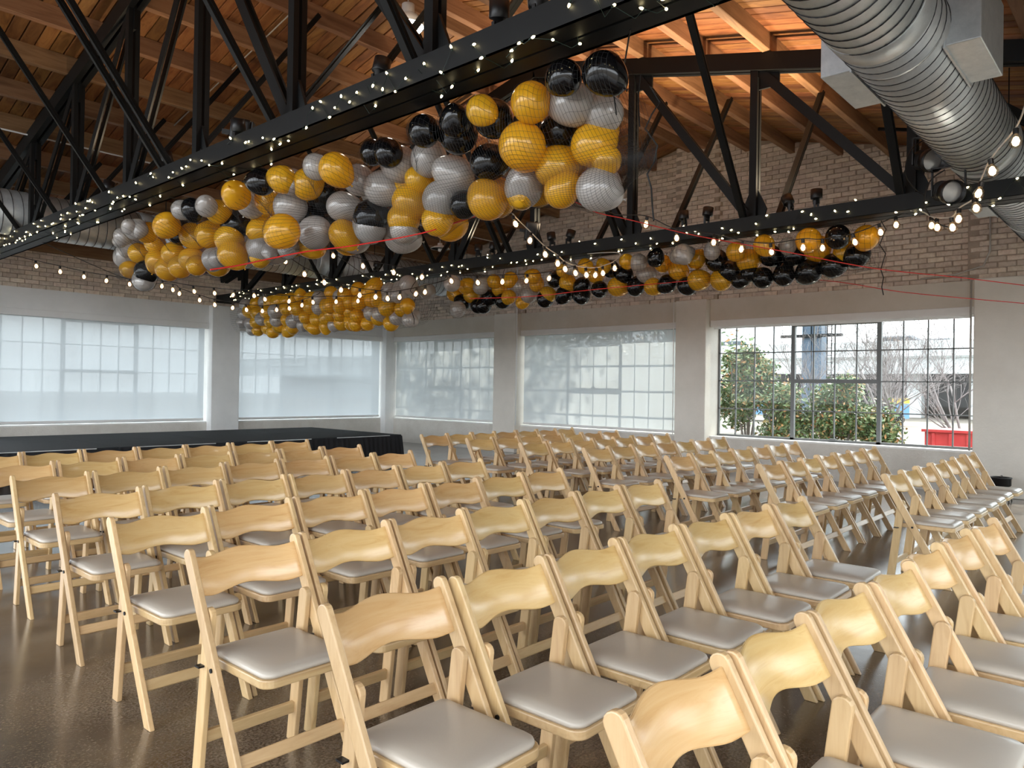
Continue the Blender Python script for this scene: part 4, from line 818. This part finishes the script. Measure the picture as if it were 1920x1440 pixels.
# ------------------------------------------------------------------ lamps on the trusses
up_body = MB().lathe([(.03,.0),(.034,.004),(.034,.05),(.056,.056),(.058,.06),(.058,.15),(.053,.15),(.053,.128),(.001,.125)], 18).mesh('housing', m_black, True)
up_disc = MB().lathe([(.001,.130),(.052,.130),(.052,.134),(.001,.134)], 18).mesh('lamp_face', m_lamp_warm)
up_yoke = MB().bar((-.045,0,-.06),(-.045,0,.03),.01,.022,side=(1,0,0)).bar((.045,0,-.06),(.045,0,.03),.01,.022,side=(1,0,0)).bar((-.05,0,-.06),(.05,0,-.06),.022,.01,side=(0,1,0)).mesh('yoke', m_black)
ULAB = {}
ups = [(T1,2.62,-.35,.3,'on the nearest truss above its right end'),(T1,2.92,.2,-.2,'next to the lit can at the near end of the nearest truss'),(T1,4.02,.1,.2,'on the nearest truss left of the steel upright'),(T1,5.85,.2,-.3,'on the nearest truss beside the loudspeaker'),(T1,8.75,.1,.2,'at the left of the nearest truss'),(T1,7.2,-.1,-.2,'at the middle of the nearest truss'),
       (T2,2.80,.0,.0,'upright on the farther truss, nearest the stage spotlights'),(T2,3.06,-.45,.2,'tilted beside another can on the farther truss'),(T2,4.02,.1,.1,'right of a pair on the farther truss by the brick wall'),(T2,4.30,-.1,.0,'left of a pair on the farther truss by the brick wall'),
       (T2,5.98,.2,.2,'right of a pair at the middle of the farther truss'),(T2,6.25,-.2,.0,'left of a pair at the middle of the farther truss'),(T2,7.35,.2,0,'lit can above the checkered strip on the farther truss'),(T2,7.62,-.1,.1,'dark can left of the lit one on the farther truss'),(T2,10.0,.1,.1,'on the far left of the farther truss')]
for i, (X, y, tx, ty, lab) in enumerate(ups):
    zt = (ZB1 if X < 5 else ZB2) + .15
    r = thing('uplight', 'black can uplight ' + lab, 'spotlight', (X, y, zt+.066), 'can uplights on the trusses')
    put('yoke', up_yoke, r)
    h = put('housing', up_body, r, (0,0,-.0)); h.rotation_euler = (tx, ty, 0)
    put('lamp_face', up_disc, h)
    ld = bpy.data.lights.new('uplight_beam', 'SPOT'); ld.energy = (48 if y < 5 else 14) if X < 5 else (62 if y < 5 else (42 if y < 8 else 14)); ld.color = (1.0,.76,.50); ld.spot_size = math.radians(125); ld.spot_blend = .8; ld.shadow_soft_size = .05
    lo = bpy.data.objects.new('uplight_beam', ld); C.objects.link(lo); lo.parent = h; lo.location = (0,0,.16); lo.rotation_euler = (PI,0,0)

def stage_spot(loc, d, label):
    r = thing('stage_spotlight', label, 'spotlight', loc, 'black stage spotlights')
    q = Vector(d).to_track_quat('Z','Y').to_euler()
    b = MB().lathe([(.001,-.20),(.05,-.19),(.075,-.15),(.085,-.06),(.09,.0),(.105,.02),(.105,.10),(.098,.10),(.095,.04),(.001,.035)], 22).build('barrel', m_black, r, True); b.rotation_euler = q
    f = MB().lathe([(.001,.055),(.04,.052),(.08,.045),(.094,.042),(.094,.038),(.001,.038)], 22).build('lens', m_lens, b, True)
    for k in range(5): MB().lathe([(.088,-.13+.022*k),(.094,-.128+.022*k),(.094,-.122+.022*k),(.088,-.12+.022*k)], 22).build('cooling_fin', m_black, b)
    y = MB().bar((0,-.13,-.02),(0,-.13,.22),.012,.04,side=(0,1,0)).bar((0,.13,-.02),(0,.13,.22),.012,.04,side=(0,1,0)).bar((0,-.135,.22),(0,.135,.22),.04,.012,side=(1,0,0)).build('yoke', m_black, r)
    MB().box(-.03,.03,-.03,.03,.22,.30).build('clamp', m_black, r)
    MB().tube(catmull([(0,.03,.2),(-.05,.14,.1),(-.03,.18,-.1),(.05,.1,-.25),(.1,.0,-.3)]), .006, 5).build('power_cable', m_black_wire, r)
    return r
m_lens = new_mat('lens_glass', (.55,.55,.55), .3, .5)
stage_spot((7.50,1.72,3.50), (-.70,-.62,-.30), 'black stage spotlight with silver lens, upper of two by the duct')
stage_spot((7.50,1.56,3.19), (-.72,-.58,-.28), 'black stage spotlight with silver lens, lower of two by the duct')

def speaker(loc, rz, label):
    r = thing('loudspeaker', label, 'speaker', loc, 'small loudspeakers on the trusses'); r.rotation_euler = (.12, -.1, rz)
    b = bevel(MB().box(-.075,.075,-.09,.09,-.13,.13).build('cabinet', m_black, r), .03, 4)
    bevel(MB().box(-.064,.064,-.105,-.088,-.12,.12).build('grille', m_grille, r), .012, 3)
    MB().bar((0,.09,0),(0,.16,0),.04,.04,side=(1,0,0)).build('bracket', m_black, r)
m_grille = new_mat('speaker_grille', (.06,.06,.06), .5, .5)
speaker((3.32,6.25,3.60), .9, 'small dark loudspeaker on the nearest truss')
speaker((7.72,6.60,3.52), .7, 'small black loudspeaker on the farther truss upright')

# high bay lamp, pendant dish and a bare junction lamp
r = thing('high_bay_lamp', 'glowing white high bay lamp below the roof boards', 'lamp', (4.5,5.40,4.74))
MB().lathe([(.16,0),(.155,.03),(.09,.10),(.06,.12),(.06,.2),(.001,.205)], 24).build('reflector', m_white, r, True)
MB().lathe([(.001,-.07),(.07,-.06),(.125,-.03),(.152,.01),(.001,.012)], 24).build('diffuser', m_lamp_white, r, True)
MB().tube([(0,0,.2),(0,0,board_z(5.40)-4.76)], .008, 6).build('rod', m_pipe, r)
r = thing('high_bay_lamp', 'unlit white lamp body beside the glowing high bay lamp', 'lamp', (4.35,5.05,5.05))
MB().lathe([(.001,-.04),(.05,-.03),(.075,.0),(.06,.05),(.02,.08),(.001,.085)], 20).build('body', m_white, r, True)
MB().tube([(0,0,.08),(0,0,board_z(5.05)-5.07)], .008, 6).build('rod', m_pipe, r)
r = thing('pendant_lamp', 'white dish pendant lamp hanging behind the farther truss', 'lamp', (9.0,9.82,3.84))
MB().lathe([(.17,0),(.168,.008),(.10,.045),(.045,.06),(.04,.10),(.001,.105),(.001,.06),(.09,.03),(.155,0)], 26).build('shade', m_white, r, True)
MB().lathe([(.001,-.05),(.03,-.045),(.035,-.01),(.02,.05),(.001,.06)], 14).build('bulb', m_white, r, True)
MB().tube([(0,0,.1),(0,0,board_z(9.82)-3.84)], .007, 6).build('rod', m_pipe, r)

# pipes
def pipe(name, pts, rad, mat, label, cat='pipe'):
    o0 = Vector(pts[0]); o = MB().tube([Vector(p)-o0 for p in pts], rad, 8).build(name, mat, None, True, o0); return tag(o, label, cat)
pipe('conduit', [(-4,11.28,4.60),(12.2,11.28,4.60)], .011, m_white, 'thin white conduit running under the left roof slope')
pipe('conduit', [(4.7,RIDGE+.1,board_z(RIDGE+.1)-.03),(4.6,10.9,board_z(10.9)-.03)], .008, m_pipe, 'thin pale conduit climbing the left roof slope to the high bay lamp')
pipe('sprinkler_pipe', [(5.6,.2,board_z(.2)-.16),(5.6,3.05,board_z(3.05)-.10)], .028, m_steel, 'black sprinkler pipe above the duct near the truss')
pipe('sprinkler_pipe', [(11.0,.6,board_z(.6)-.14),(11.0,3.15,board_z(3.15)-.12)], .024, m_steel, 'black sprinkler pipe under the roof by the brick wall')
pipe('wall_conduit', [(12.22,2.02,4.7),(12.22,2.02,3.42),(12.24,2.1,3.22),(12.25,2.45,3.13),(12.25,2.9,3.10)], .012, m_pipe, 'pale conduit bending along the brick above the right column')
pipe('wall_conduit', [(12.10,2.22,3.03),(12.10,2.22,.62)], .014, m_pipe, 'pale conduit down the left edge of the right column')
pipe('wall_conduit', [(12.10,6.91,3.05),(12.09,6.90,2.2),(12.10,6.90,.6)], .007, m_white, 'white cable down the column left of the clear window')
pipe('wall_conduit', [(12.12,10.74,4.2),(12.12,10.73,2.2),(12.12,10.73,.6)], .014, m_white, 'white conduit down the middle column of the right wall')

# floor lamp by the right column
r = thing('floor_uplight', 'black round stage light on thin legs beside the right column', 'spotlight', (11.72,1.78,0))
MB().lathe([(.001,.20),(.10,.20),(.115,.215),(.115,.30),(.125,.305),(.125,.32),(.10,.32),(.095,.30),(.001,.295)], 22).build('housing', m_black, r, True)
for k in range(4):
    a = PI/4 + PI/2*k
    MB().tube([(.09*math.cos(a),.09*math.sin(a),.21),(.15*math.cos(a),.15*math.sin(a),.0)], .007, 6).build('leg', m_black, r)
MB().bar((-.04,0,.32),(.04,0,.33),.02,.02,side=(0,1,0)).build('handle', m_black, r)

# ------------------------------------------------------------------ outside the windows
def noise_mat(name, c1, c2, sc, rough=.8):
    m = new_mat(name, rough=rough); t = NT(m); v = t.mapping((1,1,1)); a = t.add('ShaderNodeTexNoise', Scale=sc, Detail=8.0, Roughness=.65); t.link(v, a.inputs['Vector'])
    t.link(t.ramp(a.outputs[0], [(.3,c1),(.7,c2)]), t.p.inputs['Base Color']); return m
m_ground = noise_mat('gravel_ground', (.09,.075,.058), (.17,.145,.115), 3.0)
m_over = noise_mat('pale_concrete', (.48,.52,.53), (.60,.63,.63), .4)
m_bark = noise_mat('grey_bark', (.16,.14,.14), (.28,.25,.24), 6.0)
m_leaf = new_mat('evergreen_leaf', rough=.35); t = NT(m_leaf)
rp = t.n.new('ShaderNodeNewGeometry').outputs['Random Per Island']
t.link(t.ramp(rp, [(.0,(.05,.095,.035)),(.45,(.12,.19,.075)),(.8,(.22,.28,.13)),(.93,(.42,.24,.10)),(1.0,(.55,.25,.11))]), t.p.inputs['Base Color'])
o = struct(MB().box(-90, 160, -90, 130, -.3, -.14).build('floor_ground_outside', m_ground))
rl = random.Random(21)
def bush(x, y, rxy, top, n, label, name='evergreen_shrub'):
    r = thing(name, label, 'shrub', (x, y, -.12), 'evergreen shrubs outside the window')
    mb = MB()
    cl = [(rl.gauss(0,.42)*rxy, rl.gauss(0,.42)*rxy, rl.uniform(.25,1)) for _ in range(26)]
    for i in range(n):
        cx, cy, cz = rl.choice(cl)
        f = cz
        px = cx*(1.15-.75*f) + rl.gauss(0,.11); py = cy*(1.15-.75*f) + rl.gauss(0,.13); pz = .1 + (top+.02)*f**.8*.92 + rl.gauss(0,.12)
        if pz < .02: pz = abs(pz)
        s = rl.uniform(.032,.062); d = Vector((rl.gauss(0,1), rl.gauss(0,1), rl.gauss(.3,.8))).normalized(); a = d.orthogonal().normalized(); a.rotate(Matrix.Rotation(rl.uniform(0,6.28), 3, d)); w = d.cross(a)
        p = Vector((px,py,pz)); b = len(mb.v)
        mb.v += [tuple(p - d*s), tuple(p + a*s*.45), tuple(p + d*s), tuple(p - a*s*.45 + w*s*.15)]; mb.f += [(b,b+1,b+2,b+3)]
    m_ = bpy.data.meshes.new('foliage'); m_.from_pydata(mb.v, [], mb.f); m_.materials.append(m_leaf)
    f = put('foliage', m_, r); f['kind'] = 'stuff'
    st_ = MB()
    for k in range(7):
        a = rl.uniform(0,6.28); st_.tube([(0,0,0),(.2*rxy*math.cos(a),.2*rxy*math.sin(a),top*.4),(.42*rxy*math.cos(a),.42*rxy*math.sin(a),top*.85)], [.03,.02,.006], 5)
    st_.build('stems', m_bark, r)
bush(15.6, 7.05, .95, 2.45, 13000, 'tall evergreen shrub filling the left panes')
bush(15.2, 6.2, .7, 1.55, 6000, 'low evergreen shrub beside the tall one, left panes')
bush(15.7, 5.15, .85, 1.68, 10000, 'evergreen shrub behind the centre panes with orange tips')
bush(15.4, 4.35, .5, 1.1, 2600, 'small yellowish shrub low at the right of centre panes')
bush(16.3, 9.6, .9, 1.8, 4500, 'evergreen shrub behind the drawn blind beside the uncovered window')
def big_tree(x, y, label):  # trees added to keep direct sun off the drawn blinds
    r = thing('added_shade_tree', label, 'tree', (x, y, -.14), 'added evergreen trees shading the drawn blinds')
    mb = MB(); cl = [(rl.gauss(0,.75), rl.gauss(0,1.0), rl.uniform(1.2,7.6)) for _ in range(80)]
    for i in range(9000):
        cx, cy, cz = rl.choice(cl); p = Vector((cx+rl.gauss(0,.3), cy+rl.gauss(0,.35), max(.1, cz+rl.gauss(0,.35))))
        sz = rl.uniform(.06,.11); d = Vector((rl.gauss(0,1), rl.gauss(0,1), rl.gauss(.2,.8))).normalized(); a = d.orthogonal().normalized(); b = len(mb.v)
        mb.v += [tuple(p-d*sz), tuple(p+a*sz*.5), tuple(p+d*sz), tuple(p-a*sz*.5)]; mb.f.append((b,b+1,b+2,b+3))
    m_ = bpy.data.meshes.new('foliage'); m_.from_pydata(mb.v, [], mb.f); m_.materials.append(m_leaf)
    f = put('foliage', m_, r); f['kind'] = 'stuff'
    MB().tube([(0,0,0),(.05,.05,1.5),(0,.1,3),(.1,0,7.2)], [.14,.11,.08,.02], 8).build('trunk', m_bark, r, True)
big_tree(18.6, 10.6, 'added evergreen tree that shades the blind beside the uncovered window')
big_tree(18.8, 15.4, 'added evergreen tree that shades the blind right of the corner')
big_tree(18.2, 13.0, 'added evergreen tree shading the blinds by the middle column of the right wall')
def bare_tree(x, y, seed, stems, h, label):
    rt = random.Random(seed); mb = MB()
    def grow(p, d, L, r_, depth):
        n = 4; pts = [p]; rs = [r_]
        for i in range(n):
            d = (d + Vector((rt.gauss(0,.10), rt.gauss(0,.10), rt.gauss(.03,.06)))).normalized()
            p = p + d*(L/n); pts.append(p); rs.append(max(r_*(1-.5*(i+1)/n), .003))
        mb.tube(pts, rs, 5 if depth < 2 else 3)
        if depth >= 4: return
        for k in range(4 if depth < 3 else 3):
            i = rt.randint(1, n); q = pts[i]
            dd = (d + Vector((rt.gauss(0,.45), rt.gauss(0,.45), rt.gauss(.12,.3)))).normalized()
            grow(q, dd, L*rt.uniform(.55,.8), max(rs[i]*.62, .003), depth+1)
    for s in range(stems):
        a = rt.uniform(0, 6.28); grow(Vector((0,0,0)), Vector((.32*math.cos(a), .45*math.sin(a), 1)).normalized(), h*rt.uniform(.38,.5), .042, 0)
    o = mb.build('bare_tree', m_bark, None, True, (x, y, -.15))
    tag(o, label, 'tree', 'bare winter trees outside the window')
bare_tree(19.0, 4.9, 4, 5, 4.6, 'bare branching tree behind the right panes')
bare_tree(22.8, 4.3, 8, 4, 4.4, 'bare tree leaning across the red container')
bare_tree(19.5, 7.4, 15, 3, 4.2, 'slender bare tree between the shrub and the steel post')
bare_tree(22.0, 6.2, 23, 3, 4.6, 'thin bare tree directly behind the steel post panes')
# elevated road
r = thing('elevated_road', 'pale concrete elevated road crossing behind the trees', 'bridge', (55,20,0))
def rp_(mb, nm, m): q = mb.build(nm, m, r); q.location = (-55,-20,0); return q
for k in range(12):
    y = -70 + 15*k
    rp_(MB().box(55, 55.4, y+.04, y+14.96, 4.0, 5.05), 'parapet_panel', m_over)
    rp_(MB().box(55.5, 56.3, y+.02, y+14.98, 2.85, 4.0), 'girder', m_over)
rp_(MB().box(55.2, 66, -70, 110, 3.9, 4.1), 'deck', m_over)
for y in (-2, 5.5, 10.0, 13.8, 24, 36): rp_(MB().box(57, 58, y-.45, y+.45, -.2, 2.9), 'pier', m_over)
rp_(MB().box(66, 66.4, -70, 110, -.2, 3.9), 'dark_backdrop', noise_mat('painted_shade', (.06,.055,.05), (.11,.10,.09), 2.0))  # dark backdrop, the shade under the road put into its colour
m_carp = [new_mat('car_paint_%d' % i, c, .3) for i, c in enumerate(((.05,.09,.10),(.25,.27,.30),(.35,.35,.37)))]
m_carg = new_mat('car_glass', (.03,.04,.05), .1)
for (xx, y, w), mc, lab in zip(((57.2,27.0,4.2),(57.2,14.9,4.4),(60.6,13.2,4.2)), m_carp, ('dark car on the elevated road above the tall shrub','grey car on the elevated road, left of the two by the bare tree','pale car on the elevated road, right of the two by the bare tree')):
    c = thing('car', lab, 'car', (xx, y, 4.1), 'cars on the elevated road')
    MB().prism([(-w/2,.3),(w/2,.3),(w/2,.75),(w*.36,.85),(w*.18,1.38),(-w*.26,1.4),(-w*.45,.88),(-w/2,.8)], 'x', -.85, .85).build('body', mc, c)
    MB().prism([(w*.30,.90),(w*.16,1.30),(-w*.22,1.32),(-w*.36,.92)], 'x', -.87, .87).build('side_windows', m_carg, c)
    for yy in (-w*.32, w*.32):
        q = MB().lathe([(.001,-.1),(.32,-.1),(.32,.1),(.001,.1)], 14).build('wheel', m_black, c, False, (-.8,yy,.32)); q.rotation_euler = (0,PI/2,0)
# steel sign post with ladder and catwalk
m_post = new_mat('blue_grey_steel', (.055,.085,.125), .5)
r = thing('sign_post', 'tall blue-grey steel sign post with ladder behind the centre panes', 'post', (32,11.57,-.12))
MB().box(-.1,.1,-.38,.38,0,9.5).build('web', m_post, r)
MB().box(-.35,.35,-.40,-.02,0,9.5).build('column_half', m_post, r); MB().box(-.35,.35,.02,.40,0,9.5).build('column_half', m_post, r)
for yy in (-.62,-.80): MB().tube([(-.3,yy,1.2),(-.3,yy,9.5)], .025, 6).build('ladder_rail', m_steel, r)
for k in range(26): MB().tube([(-.3,-.62,1.3+.3*k),(-.3,-.80,1.3+.3*k)], .014, 5).build('ladder_rung', m_steel, r)
MB().box(-.5,-.3,-1.25,1.25,3.86,3.98).build('catwalk', m_steel, r)
for k in range(9): MB().tube([(-.45,-1.2+.3*k,3.95),(-.45,-1.2+.3*k,4.9)], .014, 5).build('railing_post', m_steel, r)
# red container and parked trucks
m_redc = noise_mat('red_paint', (.42,.03,.035), (.58,.06,.06), 2.0, .45)
r = thing('red_container', 'low red steel container outside the right panes', 'container', (20.6,3.0,-.12))
MB().box(-.6,.6,-1.6,1.6,.05,.66).build('body', m_redc, r)
for k in range(9): MB().box(-.64,-.6,-1.5+.36*k,-1.44+.36*k,.08,.62).build('rib', m_redc, r)
MB().box(-.66,.66,-1.66,1.66,.64,.70).build('rim', m_redc, r)
m_blue = new_mat('blue_paint', (.10,.24,.45), .4); m_yel = new_mat('yellow_paint', (.85,.55,.02), .4)
for (y, w), lab in zip(((17.1,2.0),(10.55,.9)), ('blue parked truck with yellow band seen past the tall shrub','blue parked truck with yellow band seen between bare branches')):
    r = thing('parked_truck', lab, 'truck', (40, y, -.12), 'parked blue and yellow trucks')
    MB().box(-.9,.9,-w/2,w/2,.35,1.1).build('lower_body', m_blue, r)
    MB().box(-.92,.92,-w/2,w/2,1.1,1.36).build('yellow_band', m_yel, r)
    for yy in (-w*.32, w*.32):
        q = MB().lathe([(.001,-.12),(.36,-.12),(.36,.12),(.001,.12)], 14).build('wheel', m_black, r, False, (-.8,yy,.36)); q.rotation_euler = (0,PI/2,0)
